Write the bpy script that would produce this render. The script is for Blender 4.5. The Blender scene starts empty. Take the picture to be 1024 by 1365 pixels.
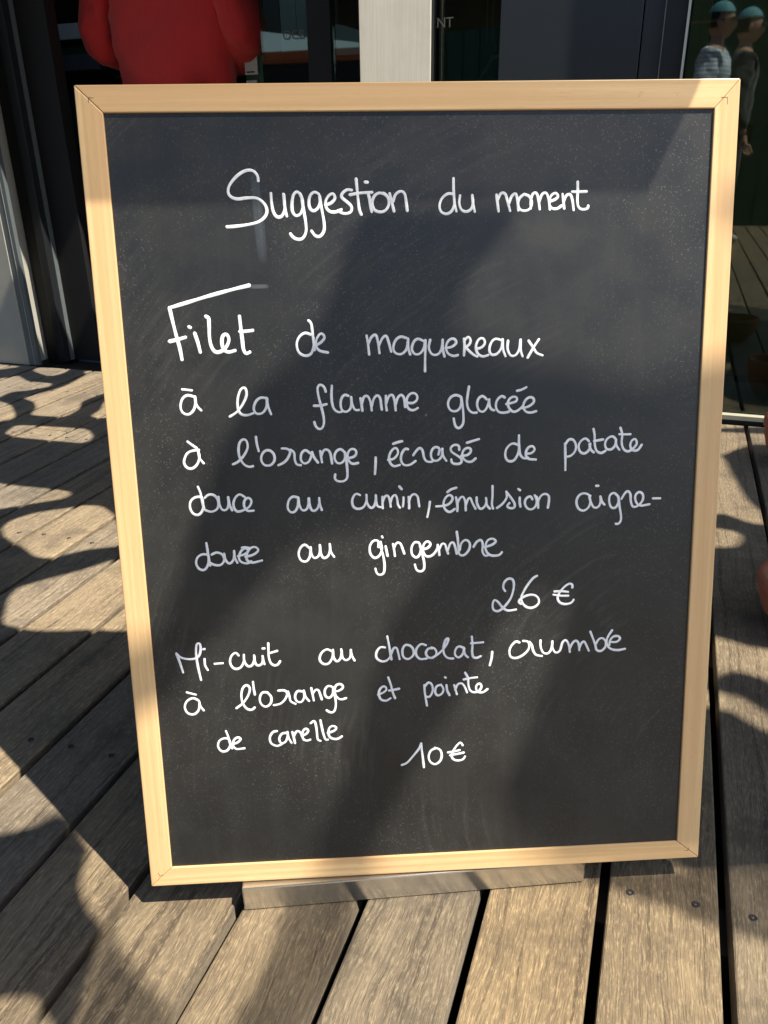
import bpy, bmesh, math, random
from mathutils import Vector, Matrix, geometry
random.seed(7)
rad = math.radians
SC = bpy.context.scene
COL = SC.collection

# ------------------------------------------------------------------ camera
cam_d = bpy.data.cameras.new('camera')
cam_d.sensor_fit = 'HORIZONTAL'
cam_d.sensor_width = 36.0
cam_d.lens = 36.0 * 1070.0 / 1024.0
cam_d.clip_start = 0.02
cam_d.clip_end = 400.0
cam = bpy.data.objects.new('camera', cam_d)
COL.objects.link(cam)
right = Vector((0.99846352, -0.05386741, -0.01299637))
down = Vector((-0.03419307, -0.41436458, -0.90946843))
fwd = Vector((0.04360548, 0.90851544, -0.41556981))
cam.matrix_world = Matrix(((right.x, -down.x, -fwd.x, -0.0739025),
                           (right.y, -down.y, -fwd.y, -0.6314482),
                           (right.z, -down.z, -fwd.z, 0.7577731),
                           (0, 0, 0, 1)))
SC.camera = cam

# ------------------------------------------------------------------ sky, sun, exposure
SUN_EL, SUN_AZ = rad(61.0), rad(-30.0)            # azimuth measured from +x towards +y
to_sun = Vector((math.cos(SUN_AZ) * math.cos(SUN_EL), math.sin(SUN_AZ) * math.cos(SUN_EL), math.sin(SUN_EL)))
world = bpy.data.worlds.new('World')
SC.world = world
world.use_nodes = True
wn = world.node_tree.nodes
wl = world.node_tree.links
wn.clear()
w_out = wn.new('ShaderNodeOutputWorld')
w_bg = wn.new('ShaderNodeBackground')
w_sky = wn.new('ShaderNodeTexSky')
w_sky.sky_type = 'NISHITA'
w_sky.sun_disc = False
w_sky.sun_elevation = SUN_EL
w_sky.sun_rotation = math.pi / 2 - SUN_AZ
w_sky.air_density = 1.0
w_sky.dust_density = 1.0
w_bg.inputs['Strength'].default_value = 0.09
wl.new(w_sky.outputs[0], w_bg.inputs['Color'])
wl.new(w_bg.outputs[0], w_out.inputs['Surface'])

sun_d = bpy.data.lights.new('sun', 'SUN')
sun_d.energy = 5.0
sun_d.angle = rad(0.53)
sun_d.color = (1.0, 0.915, 0.77)
sun = bpy.data.objects.new('sun', sun_d)
COL.objects.link(sun)
sun.rotation_euler = (-to_sun).to_track_quat('-Z', 'Y').to_euler()
sun.location = to_sun * 20

SC.view_settings.view_transform = 'Standard'
SC.view_settings.look = 'None'
SC.view_settings.gamma = 1.0
SC.view_settings.use_curve_mapping = False
SC.view_settings.exposure = 1.1

# ------------------------------------------------------------------ helpers
def tag(o, label=None, cat=None, group=None, kind=None):
    if label: o['label'] = label
    if cat: o['category'] = cat
    if group: o['group'] = group
    if kind: o['kind'] = kind
    return o

def empty(name, parent=None, mat=None):
    o = bpy.data.objects.new(name, None)
    o.empty_display_size = 0.1
    COL.objects.link(o)
    if parent: o.parent = parent
    if mat is not None: o.matrix_local = mat
    return o

def mesh_obj(name, bm, mat, parent=None, smooth=False, bevel=0.0, M=None):
    me = bpy.data.meshes.new(name)
    bm.normal_update()
    bm.to_mesh(me)
    bm.free()
    if mat: me.materials.append(mat)
    if smooth:
        for p in me.polygons: p.use_smooth = True
    o = bpy.data.objects.new(name, me)
    COL.objects.link(o)
    if parent: o.parent = parent
    if M is not None: o.matrix_local = M
    if bevel:
        b = o.modifiers.new('bevel', 'BEVEL')
        b.width = bevel; b.segments = 2; b.limit_method = 'ANGLE'; b.angle_limit = rad(40)
    return o

def box(bm, x0, x1, y0, y1, z0, z1):
    v = [bm.verts.new(p) for p in ((x0, y0, z0), (x1, y0, z0), (x1, y1, z0), (x0, y1, z0),
                                   (x0, y0, z1), (x1, y0, z1), (x1, y1, z1), (x0, y1, z1))]
    for f in ((0, 3, 2, 1), (4, 5, 6, 7), (0, 1, 5, 4), (1, 2, 6, 5), (2, 3, 7, 6), (3, 0, 4, 7)):
        bm.faces.new([v[i] for i in f])

def box_obj(name, mat, parent, x0, x1, y0, y1, z0, z1, bevel=0.0015):
    bm = bmesh.new()
    box(bm, x0, x1, y0, y1, z0, z1)
    return mesh_obj(name, bm, mat, parent, bevel=bevel)

def prism(bm, pts, z0, z1):
    a = [bm.verts.new((p[0], p[1], z0)) for p in pts]
    b = [bm.verts.new((p[0], p[1], z1)) for p in pts]
    bm.faces.new(list(reversed(a))); bm.faces.new(b)
    n = len(pts)
    for i in range(n):
        j = (i + 1) % n
        bm.faces.new((a[i], a[j], b[j], b[i]))

def lathe(bm, prof, n=40):
    rings = []
    for r, z in prof:
        rings.append([bm.verts.new((r * math.cos(2 * math.pi * k / n), r * math.sin(2 * math.pi * k / n), z)) for k in range(n)])
    for a, b in zip(rings, rings[1:]):
        for k in range(n):
            bm.faces.new((a[k], a[(k + 1) % n], b[(k + 1) % n], b[k]))
    return rings

# ------------------------------------------------------------------ materials
class NT:
    def __init__(s, name):
        s.m = bpy.data.materials.new(name)
        s.m.use_nodes = True
        s.t = s.m.node_tree
        s.t.nodes.clear()
        s.out = s.n('ShaderNodeOutputMaterial')
    def n(s, k, **kw):
        nd = s.t.nodes.new(k)
        for a, b in kw.items(): setattr(nd, a, b)
        return nd
    def l(s, a, b): s.t.links.new(a, b)
    def pr(s, **kw):
        p = s.n('ShaderNodeBsdfPrincipled')
        for k, v in kw.items():
            p.inputs[k.replace('_', ' ')].default_value = v
        s.l(p.outputs[0], s.out.inputs['Surface'])
        return p
    def coords(s, scale=(1, 1, 1), kind='Object', add=None):
        tc = s.n('ShaderNodeTexCoord')
        src = tc.outputs[kind]
        if add is not None:
            va = s.n('ShaderNodeVectorMath', operation='ADD')
            s.l(src, va.inputs[0]); s.l(add, va.inputs[1]); src = va.outputs[0]
        mp = s.n('ShaderNodeMapping')
        mp.inputs['Scale'].default_value = scale
        s.l(src, mp.inputs['Vector'])
        return mp.outputs[0]
    def noise(s, vec, scale, detail=4, rough=0.55, dist=0.0):
        t = s.n('ShaderNodeTexNoise')
        t.inputs['Scale'].default_value = scale
        t.inputs['Detail'].default_value = detail
        t.inputs['Roughness'].default_value = rough
        t.inputs['Distortion'].default_value = dist
        s.l(vec, t.inputs['Vector'])
        return t.outputs['Fac']
    def ramp(s, fac, stops):
        r = s.n('ShaderNodeValToRGB')
        el = r.color_ramp.elements
        while len(el) < len(stops): el.new(0.5)
        for e, (p, c) in zip(el, stops):
            e.position = p
            e.color = (c, c, c, 1) if isinstance(c, (int, float)) else (*c, 1)
        s.l(fac, r.inputs[0])
        return r.outputs[0]
    def mix(s, fac, a, b, blend='MIX'):
        m = s.n('ShaderNodeMix', data_type='RGBA', blend_type=blend)
        if isinstance(fac, (int, float)): m.inputs[0].default_value = fac
        else: s.l(fac, m.inputs[0])
        for v, i in ((a, 6), (b, 7)):
            if isinstance(v, tuple): m.inputs[i].default_value = (*v, 1)
            else: s.l(v, m.inputs[i])
        return m.outputs[2]
    def math(s, op, a, b=0.0, clamp=False):
        m = s.n('ShaderNodeMath', operation=op, use_clamp=clamp)
        for v, i in ((a, 0), (b, 1)):
            if isinstance(v, (int, float)): m.inputs[i].default_value = v
            else: s.l(v, m.inputs[i])
        return m.outputs[0]
    def bump(s, p, h, strength=0.3, dist=0.002):
        b = s.n('ShaderNodeBump')
        b.inputs['Strength'].default_value = strength
        b.inputs['Distance'].default_value = dist
        s.l(h, b.inputs['Height'])
        s.l(b.outputs[0], p.inputs['Normal'])

def plain(name, col, rough=0.5, metal=0.0, noise=0.12, scale=30.0, bump=0.0):
    t = NT(name)
    p = t.pr(Roughness=rough, Metallic=metal)
    v = t.coords()
    f = t.noise(v, scale, 5)
    c = t.mix(f, tuple(x * (1 - noise) for x in col), tuple(min(1, x * (1 + noise)) for x in col))
    t.l(c, p.inputs['Base Color'])
    if bump: t.bump(p, f, bump, 0.002)
    return t.m

def make_deck_wood():
    t = NT('weathered_deck_wood')
    p = t.pr(Roughness=0.62)
    p.inputs['Specular IOR Level'].default_value = 0.35
    p.inputs['Sheen Weight'].default_value = 0.12
    p.inputs['Sheen Roughness'].default_value = 0.45
    p.inputs['Sheen Tint'].default_value = (1.0, 0.95, 0.86, 1)
    oi = t.n('ShaderNodeObjectInfo')
    rnd = oi.outputs['Random']
    comb = t.n('ShaderNodeCombineXYZ')
    t.l(t.math('MULTIPLY', rnd, 37.0), comb.inputs[0])
    t.l(t.math('MULTIPLY', rnd, 91.0), comb.inputs[1])
    add = comb.outputs[0]
    # local x across the plank, y along it
    warp = t.noise(t.coords((1, 0.5, 1), add=add), 7.0, 3)
    wv = t.n('ShaderNodeVectorMath', operation='ADD')
    sc = t.n('ShaderNodeCombineXYZ')
    t.l(t.math('MULTIPLY', warp, 0.035), sc.inputs[0])
    t.l(t.coords((1, 1, 1), add=add), wv.inputs[0]); t.l(sc.outputs[0], wv.inputs[1])
    def stretched(sx, sy):
        mp = t.n('ShaderNodeMapping'); mp.inputs['Scale'].default_value = (sx, sy, sx)
        t.l(wv.outputs[0], mp.inputs['Vector']); return mp.outputs[0]
    fine = t.noise(stretched(760, 20), 1.0, 5, 0.7)
    mid = t.noise(stretched(240, 8), 1.0, 5, 0.65)
    broad = t.noise(stretched(28, 2.2), 1.0, 4, 0.6)
    fleck = t.noise(stretched(430, 75), 1.0, 4, 0.7)
    c = t.mix(t.ramp(broad, [(0.3, 0.0), (0.7, 1.0)]), (0.150, 0.112, 0.070), (0.258, 0.196, 0.118))
    c = t.mix(t.ramp(mid, [(0.38, 0.0), (0.62, 1.0)]), t.mix(0.42, c, (0.045, 0.036, 0.028)), c)
    c = t.mix(t.ramp(fine, [(0.34, 0.85), (0.53, 0.0)]), c, (0.06, 0.044, 0.03))
    line = t.noise(stretched(95, 1.6), 1.0, 3, 0.55)
    c = t.mix(t.ramp(line, [(0.36, 0.75), (0.44, 0.0)]), c, (0.05, 0.034, 0.022))
    c = t.mix(t.ramp(fleck, [(0.50, 0.0), (0.72, 0.7)]), c, (0.40, 0.31, 0.19))
    blot = t.noise(t.coords((1, 1, 1), add=add), 9.0, 6, 0.7)
    c = t.mix(t.ramp(blot, [(0.36, 0.55), (0.5, 0.0)]), c, (0.06, 0.047, 0.034))
    c = t.mix(t.ramp(blot, [(0.56, 0.0), (0.72, 0.35)]), c, (0.24, 0.19, 0.13))
    # plank to plank difference
    hv = t.n('ShaderNodeHueSaturation')
    hv.inputs['Hue'].default_value = 0.5
    t.l(t.math('ADD', t.math('MULTIPLY', rnd, 0.3), 0.75), hv.inputs['Saturation'])
    t.l(t.math('ADD', t.math('MULTIPLY', rnd, 0.34), 0.86), hv.inputs['Value'])
    t.l(c, hv.inputs['Color'])
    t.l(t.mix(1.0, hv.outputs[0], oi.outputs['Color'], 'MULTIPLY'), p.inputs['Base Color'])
    h = t.math('ADD', t.math('MULTIPLY', fine, 0.6), t.math('ADD', t.math('MULTIPLY', mid, 0.8), t.math('MULTIPLY', fleck, 0.3)))
    t.bump(p, h, 0.75, 0.0016)
    t.l(t.math('ADD', t.math('MULTIPLY', mid, -0.25), 0.7), p.inputs['Roughness'])
    return t.m

def make_beech():
    t = NT('beech_wood')
    p = t.pr(Roughness=0.38)
    oi = t.n('ShaderNodeObjectInfo')
    comb = t.n('ShaderNodeCombineXYZ')
    t.l(t.math('MULTIPLY', oi.outputs['Random'], 17.0), comb.inputs[0])
    t.l(t.math('MULTIPLY', oi.outputs['Random'], 5.0), comb.inputs[1])
    add = comb.outputs[0]
    # local x runs along the rail
    a = t.noise(t.coords((2.2, 130, 60), add=add), 1.0, 4, 0.6, 0.4)
    b = t.noise(t.coords((55, 700, 300), add=add), 1.0, 2, 0.6)
    g = t.noise(t.coords((1.1, 40, 30), add=add), 1.0, 3, 0.5, 1.2)
    c = t.mix(t.ramp(a, [(0.35, 0.0), (0.65, 1.0)]), (0.63, 0.405, 0.19), (0.77, 0.535, 0.28))
    c = t.mix(t.ramp(b, [(0.58, 0.0), (0.7, 0.35)]), c, (0.52, 0.31, 0.14))
    c = t.mix(t.ramp(g, [(0.42, 0.5), (0.52, 0.0)]), c, (0.66, 0.40, 0.19))
    dd = t.noise(t.coords((1, 1, 1), add=add), 85.0, 3, 0.7)
    c = t.mix(t.ramp(dd, [(0.66, 0.0), (0.74, 0.35)]), c, (0.36, 0.22, 0.11))
    gr = t.noise(t.coords((0.6, 1, 1), add=add), 14.0, 4, 0.6)
    c = t.mix(t.ramp(gr, [(0.5, 0.0), (0.8, 0.22)]), c, (0.5, 0.36, 0.2))
    t.l(c, p.inputs['Base Color'])
    t.bump(p, b, 0.08, 0.0006)
    return t.m

def make_slate():
    """black painted panel with wiped chalk haze, dust specks and smears; local x right, y up, metres"""
    t = NT('chalkboard_black')
    p = t.pr(Roughness=0.4)
    p.inputs['Specular IOR Level'].default_value = 0.5
    v = t.coords()
    big = t.noise(v, 3.2, 5, 0.6, 0.3)
    mott = t.noise(v, 17.0, 5, 0.6)
    wipe = t.noise(t.coords((60, 3.5, 1)), 1.0, 4, 0.6, 0.5)
    c = t.mix(t.ramp(big, [(0.3, 0.0), (0.7, 1.0)]), (0.014, 0.0143, 0.0145), (0.034, 0.034, 0.032))
    c = t.mix(t.ramp(mott, [(0.4, 0.35), (0.55, 0.0)]), c, (0.011, 0.011, 0.013))
    c = t.mix(t.ramp(wipe, [(0.5, 0.0), (0.8, 0.08)]), c, (0.09, 0.09, 0.085))
    # wide wiping arcs of a cloth swung from the lower right
    off = t.n('ShaderNodeVectorMath', operation='SUBTRACT'); t.l(v, off.inputs[0]); off.inputs[1].default_value = (0.62, 0.10, 0)
    ln_ = t.n('ShaderNodeVectorMath', operation='LENGTH'); t.l(off.outputs[0], ln_.inputs[0])
    ac = t.n('ShaderNodeCombineXYZ'); t.l(t.math('MULTIPLY', ln_.outputs['Value'], 170.0), ac.inputs[0])
    lowf = t.noise(v, 5.0, 2); t.l(t.math('MULTIPLY', lowf, 6.0), ac.inputs[1])
    arc = t.noise(ac.outputs[0], 1.0, 3, 0.6)
    c = t.mix(t.math('MULTIPLY', t.ramp(arc, [(0.5, 0.0), (0.75, 0.22)]), t.ramp(lowf, [(0.45, 0.0), (0.6, 1.0)])), c, (0.12, 0.12, 0.11))
    # dust specks
    sp = t.n('ShaderNodeTexVoronoi'); sp.feature = 'F1'; sp.inputs['Scale'].default_value = 620.0
    wrp = t.n('ShaderNodeVectorMath', operation='MULTIPLY_ADD'); nz_ = t.n('ShaderNodeTexNoise'); nz_.inputs['Scale'].default_value = 900.0; t.l(v, nz_.inputs['Vector'])
    t.l(nz_.outputs['Color'], wrp.inputs[0]); wrp.inputs[1].default_value = (0.0016, 0.0022, 0.0); t.l(v, wrp.inputs[2])
    t.l(wrp.outputs[0], sp.inputs['Vector'])
    pick = t.math('GREATER_THAN', t.math('FRACT', t.math('MULTIPLY', sp.outputs['Color'], 1.0)), 0.66)
    sz = t.math('LESS_THAN', sp.outputs['Distance'], t.math('MULTIPLY', t.noise(v, 330.0, 1), 0.62))
    dn = t.ramp(t.noise(v, 6.0, 3), [(0.4, 0.15), (0.62, 1.0)])
    spk = t.math('MULTIPLY', t.math('MULTIPLY', pick, sz), dn)
    c = t.mix(t.math('MULTIPLY', spk, 0.24), c, (0.28, 0.27, 0.24))
    sp2 = t.n('ShaderNodeTexVoronoi'); sp2.inputs['Scale'].default_value = 95.0
    mp2 = t.coords((1.0, 0.4, 1)); wr2 = t.n('ShaderNodeVectorMath', operation='MULTIPLY_ADD'); t.l(nz_.outputs['Color'], wr2.inputs[0]); wr2.inputs[1].default_value = (0.0013, 0.0013, 0.0); t.l(mp2, wr2.inputs[2]); t.l(wr2.outputs[0], sp2.inputs['Vector'])
    pick2 = t.math('GREATER_THAN', t.math('FRACT', t.math('MULTIPLY', sp2.outputs['Color'], 1.0)), 0.93)
    spk2 = t.math('MULTIPLY', pick2, t.math('LESS_THAN', sp2.outputs['Distance'], 0.055))
    c = t.mix(t.math('MULTIPLY', spk2, 0.35), c, (0.55, 0.54, 0.5))
    # marks with a shape of their own: wet smears beside the S and the F
    sepx = t.n('ShaderNodeSeparateXYZ'); t.l(v, sepx.inputs[0])
    def blob(cx, cy, sx, sy, slope=0.0):
        dx = t.math('SUBTRACT', t.math('SUBTRACT', sepx.outputs[0], cx), t.math('MULTIPLY', t.math('SUBTRACT', sepx.outputs[1], cy), slope))
        dx = t.math('DIVIDE', dx, sx)
        dy = t.math('DIVIDE', t.math('SUBTRACT', sepx.outputs[1], cy), sy)
        r2 = t.math('ADD', t.math('POWER', t.math('ABSOLUTE', dx), 4.0), t.math('POWER', t.math('ABSOLUTE', dy), 4.0))
        return t.math('SUBTRACT', 1.0, t.math('MULTIPLY', r2, 0.6), True)
    stre = t.noise(t.coords((420, 9, 1)), 1.0, 3, 0.6)
    m1 = t.math('MULTIPLY', blob(0.152, 0.682, 0.0045, 0.036, -0.05), t.ramp(stre, [(0.3, 0.3), (0.65, 1.0)]))
    c = t.mix(t.math('MULTIPLY', m1, 0.32), c, (0.13, 0.16, 0.20))
    m2 = blob(0.149, 0.6212, 0.0085, 0.0019)
    c = t.mix(t.math('MULTIPLY', m2, 0.3), c, (0.2, 0.23, 0.26))
    for (cx, cy, sx, sy) in ((0.145, 0.745, 0.016, 0.012), (0.118, 0.738, 0.011, 0.016), (0.185, 0.742, 0.012, 0.011), (0.455, 0.750, 0.014, 0.008), (0.3, 0.742, 0.02, 0.012)):
        c = t.mix(t.math('MULTIPLY', blob(cx, cy, sx, sy), t.math('MULTIPLY', mott, 0.7)), c, (0.02, 0.021, 0.025))
    t.l(c, p.inputs['Base Color'])
    t.l(t.ramp(mott, [(0.3, 0.34), (0.7, 0.44)]), p.inputs['Roughness'])
    t.bump(p, t.noise(v, 900.0, 2), 0.12, 0.0004)
    return t.m

def make_brushed(name, col, rough, axis='z', dark=0.75, metal=0.55):
    t = NT(name)
    p = t.pr(Roughness=rough, Metallic=metal)
    s = (240, 240, 5) if axis == 'z' else (5, 240, 240)
    f = t.noise(t.coords(s), 1.0, 4, 0.65)
    g = t.noise(t.coords(), 9.0, 4)
    c = t.mix(t.ramp(f, [(0.35, 0.0), (0.65, 1.0)]), tuple(x * dark for x in col), col)
    c = t.mix(t.ramp(g, [(0.45, 0.0), (0.7, 0.3)]), c, tuple(x * 0.6 for x in col))
    t.l(c, p.inputs['Base Color'])
    t.bump(p, f, 0.12, 0.0008)
    return t.m

def make_glass(name, tint=(0.62, 0.7, 0.64)):
    t = NT(name)
    tr = t.n('ShaderNodeBsdfTransparent'); tr.inputs[0].default_value = (*tint, 1)
    gl = t.n('ShaderNodeBsdfGlossy'); gl.inputs['Roughness'].default_value = 0.02; gl.inputs[0].default_value = (0.9, 0.95, 0.93, 1)
    fr = t.n('ShaderNodeFresnel'); fr.inputs['IOR'].default_value = 1.5
    nz = t.noise(t.coords(), 2.2, 2)
    b = t.n('ShaderNodeBump'); b.inputs['Strength'].default_value = 0.02; b.inputs['Distance'].default_value = 0.004
    t.l(nz, b.inputs['Height']); t.l(b.outputs[0], gl.inputs['Normal'])
    mx = t.n('ShaderNodeMixShader')
    t.l(t.math('MULTIPLY', fr.outputs[0], 1.9, True), mx.inputs[0])
    t.l(tr.outputs[0], mx.inputs[1]); t.l(gl.outputs[0], mx.inputs[2])
    t.l(mx.outputs[0], t.out.inputs['Surface'])
    return t.m

def make_caster_mat(name, col, openness):
    """sheet added to cast shade; openness is the share of light it lets straight through"""
    t = NT(name)
    d = t.n('ShaderNodeBsdfDiffuse'); d.inputs[0].default_value = (*col, 1)
    f = t.noise(t.coords(), 40.0, 3)
    t.l(t.mix(f, tuple(x * 0.85 for x in col), col), d.inputs[0])
    if openness <= 0:
        t.l(d.outputs[0], t.out.inputs['Surface'])
        return t.m
    tr = t.n('ShaderNodeBsdfTransparent')
    mx = t.n('ShaderNodeMixShader'); mx.inputs[0].default_value = openness
    t.l(d.outputs[0], mx.inputs[1]); t.l(tr.outputs[0], mx.inputs[2])
    t.l(mx.outputs[0], t.out.inputs['Surface'])
    return t.m

def make_knit(name, col):
    t = NT(name)
    p = t.pr(Roughness=0.9)
    p.inputs['Sheen Weight'].default_value = 0.25
    f = t.noise(t.coords((1, 1, 0.6)), 9.0, 4)
    w = t.noise(t.coords((1, 1, 2)), 420.0, 2)
    c = t.mix(f, tuple(x * 0.85 for x in col), tuple(x * 1.1 for x in col))
    t.l(c, p.inputs['Base Color'])
    t.bump(p, t.math('ADD', t.math('MULTIPLY', f, 3.0), t.math('MULTIPLY', w, 0.25)), 0.5, 0.012)
    return t.m

def make_stripes(name, c1, c2, per):
    t = NT(name)
    p = t.pr(Roughness=0.85)
    sp = t.n('ShaderNodeSeparateXYZ'); t.l(t.coords(), sp.inputs[0])
    f = t.math('GREATER_THAN', t.math('FRACT', t.math('DIVIDE', sp.outputs[2], per)), 0.5)
    t.l(t.mix(f, c1, c2), p.inputs['Base Color'])
    return t.m

M_DECK = make_deck_wood()
M_BEECH = make_beech()
M_SLATE = make_slate()
def make_ink():
    t = NT('white_paint_marker')
    p = t.pr(Roughness=0.6)
    a = t.noise(t.coords(), 160.0, 3, 0.6); b_ = t.noise(t.coords(), 1400.0, 2, 0.7)
    c = t.mix(t.ramp(a, [(0.35, 0.0), (0.6, 1.0)]), (0.72, 0.76, 0.83), (0.88, 0.90, 0.93))
    c = t.mix(t.ramp(b_, [(0.34, 0.45), (0.46, 0.0)]), c, (0.36, 0.38, 0.42))
    t.l(c, p.inputs['Base Color'])
    return t.m
M_INK = make_ink()
M_ALU = make_brushed('brushed_steel', (0.66, 0.63, 0.57), 0.2, 'x', 0.92, 0.9)
M_COLUMN = make_brushed('brushed_aluminium_cladding', (0.66, 0.63, 0.55), 0.6, 'z', 0.86, 0.15)
M_SCREW = plain('dull_steel_screw', (0.10, 0.10, 0.105), 0.4, 0.8, 0.3, 300)
M_RECESS = plain('screw_recess', (0.012, 0.012, 0.012), 0.7)
M_DARKMETAL = plain('charcoal_powder_coat', (0.013, 0.015, 0.018), 0.45, 0.0, 0.15, 60)
M_BLACK = plain('black_frame_paint', (0.004, 0.004, 0.005), 0.65, 0.0, 0.15, 60)
M_GREYMETAL = plain('grey_steel_paint', (0.12, 0.14, 0.15), 0.4, 0.1, 0.15, 22)
M_PALEMETAL = plain('pale_steel_paint', (0.42, 0.41, 0.36), 0.5, 0.1, 0.15, 12)
M_SLATEPANEL = plain('slate_grey_panel', (0.030, 0.037, 0.044), 0.42, 0.0, 0.1, 18)
M_BRIGHTEDGE = plain('bare_aluminium_edge', (0.7, 0.7, 0.68), 0.3, 0.8, 0.05)
M_GLASS = make_glass('tinted_glass')
M_OLIVE = plain('olive_curtain', (0.30, 0.20, 0.07), 0.8, 0.0, 0.25, 14)
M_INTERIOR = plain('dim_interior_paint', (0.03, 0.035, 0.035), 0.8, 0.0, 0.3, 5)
M_GREEN = plain('green_counter_paint', (0.02, 0.075, 0.045), 0.5, 0.0, 0.2, 10)
M_WHITEPANEL = plain('white_panel_paint', (0.62, 0.68, 0.66), 0.6, 0.0, 0.08, 6)
M_ORANGE = plain('orange_band', (0.42, 0.09, 0.02), 0.6)
M_LETTER = plain('pale_vinyl_letter', (0.30, 0.29, 0.22), 0.6)
M_LETTER2 = plain('grey_vinyl_letter', (0.10, 0.12, 0.11), 0.6)
M_PLASTIC = plain('white_plastic', (0.66, 0.68, 0.65), 0.4, 0.0, 0.04)
M_TERRA = plain('terracotta', (0.36, 0.115, 0.06), 0.75, 0.0, 0.15, 40, 0.2)
M_SOIL = plain('potting_soil', (0.03, 0.02, 0.014), 0.95, 0.0, 0.5, 120, 0.8)
M_GROUND = plain('quay_paving', (0.12, 0.115, 0.10), 0.9, 0.0, 0.2, 3)
M_JOIST = plain('dark_joist', (0.018, 0.015, 0.012), 0.9)
M_CASTER_L = make_caster_mat('dense_shadow_caster', (0.10, 0.11, 0.10), 0.0)  # these four are for the unseen sheets added to cast shade
M_CASTER_B = make_caster_mat('part_open_shadow_caster', (0.2, 0.2, 0.18), 0.13)
M_CASTER_T = make_caster_mat('thin_shadow_caster', (0.4, 0.4, 0.4), 0.36)
M_CASTER_F = make_caster_mat('half_open_shadow_caster', (0.2, 0.2, 0.18), 0.24)
M_RED = make_knit('red_knit', (0.72, 0.035, 0.035))
M_JEANS = make_knit('dark_trousers', (0.02, 0.022, 0.03))
M_SKIN = plain('skin', (0.5, 0.29, 0.2), 0.5, 0.0, 0.06, 40)
M_HAIR = plain('dark_hair', (0.02, 0.014, 0.01), 0.6, 0.0, 0.4, 200, 0.5)
M_SHOE = plain('pale_shoe', (0.5, 0.48, 0.45), 0.6)
M_CAP = plain('teal_cap', (0.12, 0.36, 0.42), 0.7)
M_STRIPE = make_stripes('striped_shirt', (0.85, 0.87, 0.88), (0.35, 0.5, 0.7), 0.03)
M_LEAF = plain('tree_leaf', (0.035, 0.06, 0.02), 0.7, 0.0, 0.4, 3)
M_BARK = plain('tree_bark', (0.07, 0.055, 0.04), 0.9, 0.0, 0.3, 12)

# building axes: u along the facade, d away from the viewer
AX_U = Vector((0.9278012, -0.3730750, 0)); AX_D = Vector((0.3730750, 0.9278012, 0))
MB = Matrix(((AX_U.x, AX_D.x, 0, 0), (AX_U.y, AX_D.y, 0, 0), (0, 0, 1, 0), (0, 0, 0, 1)))

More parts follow.
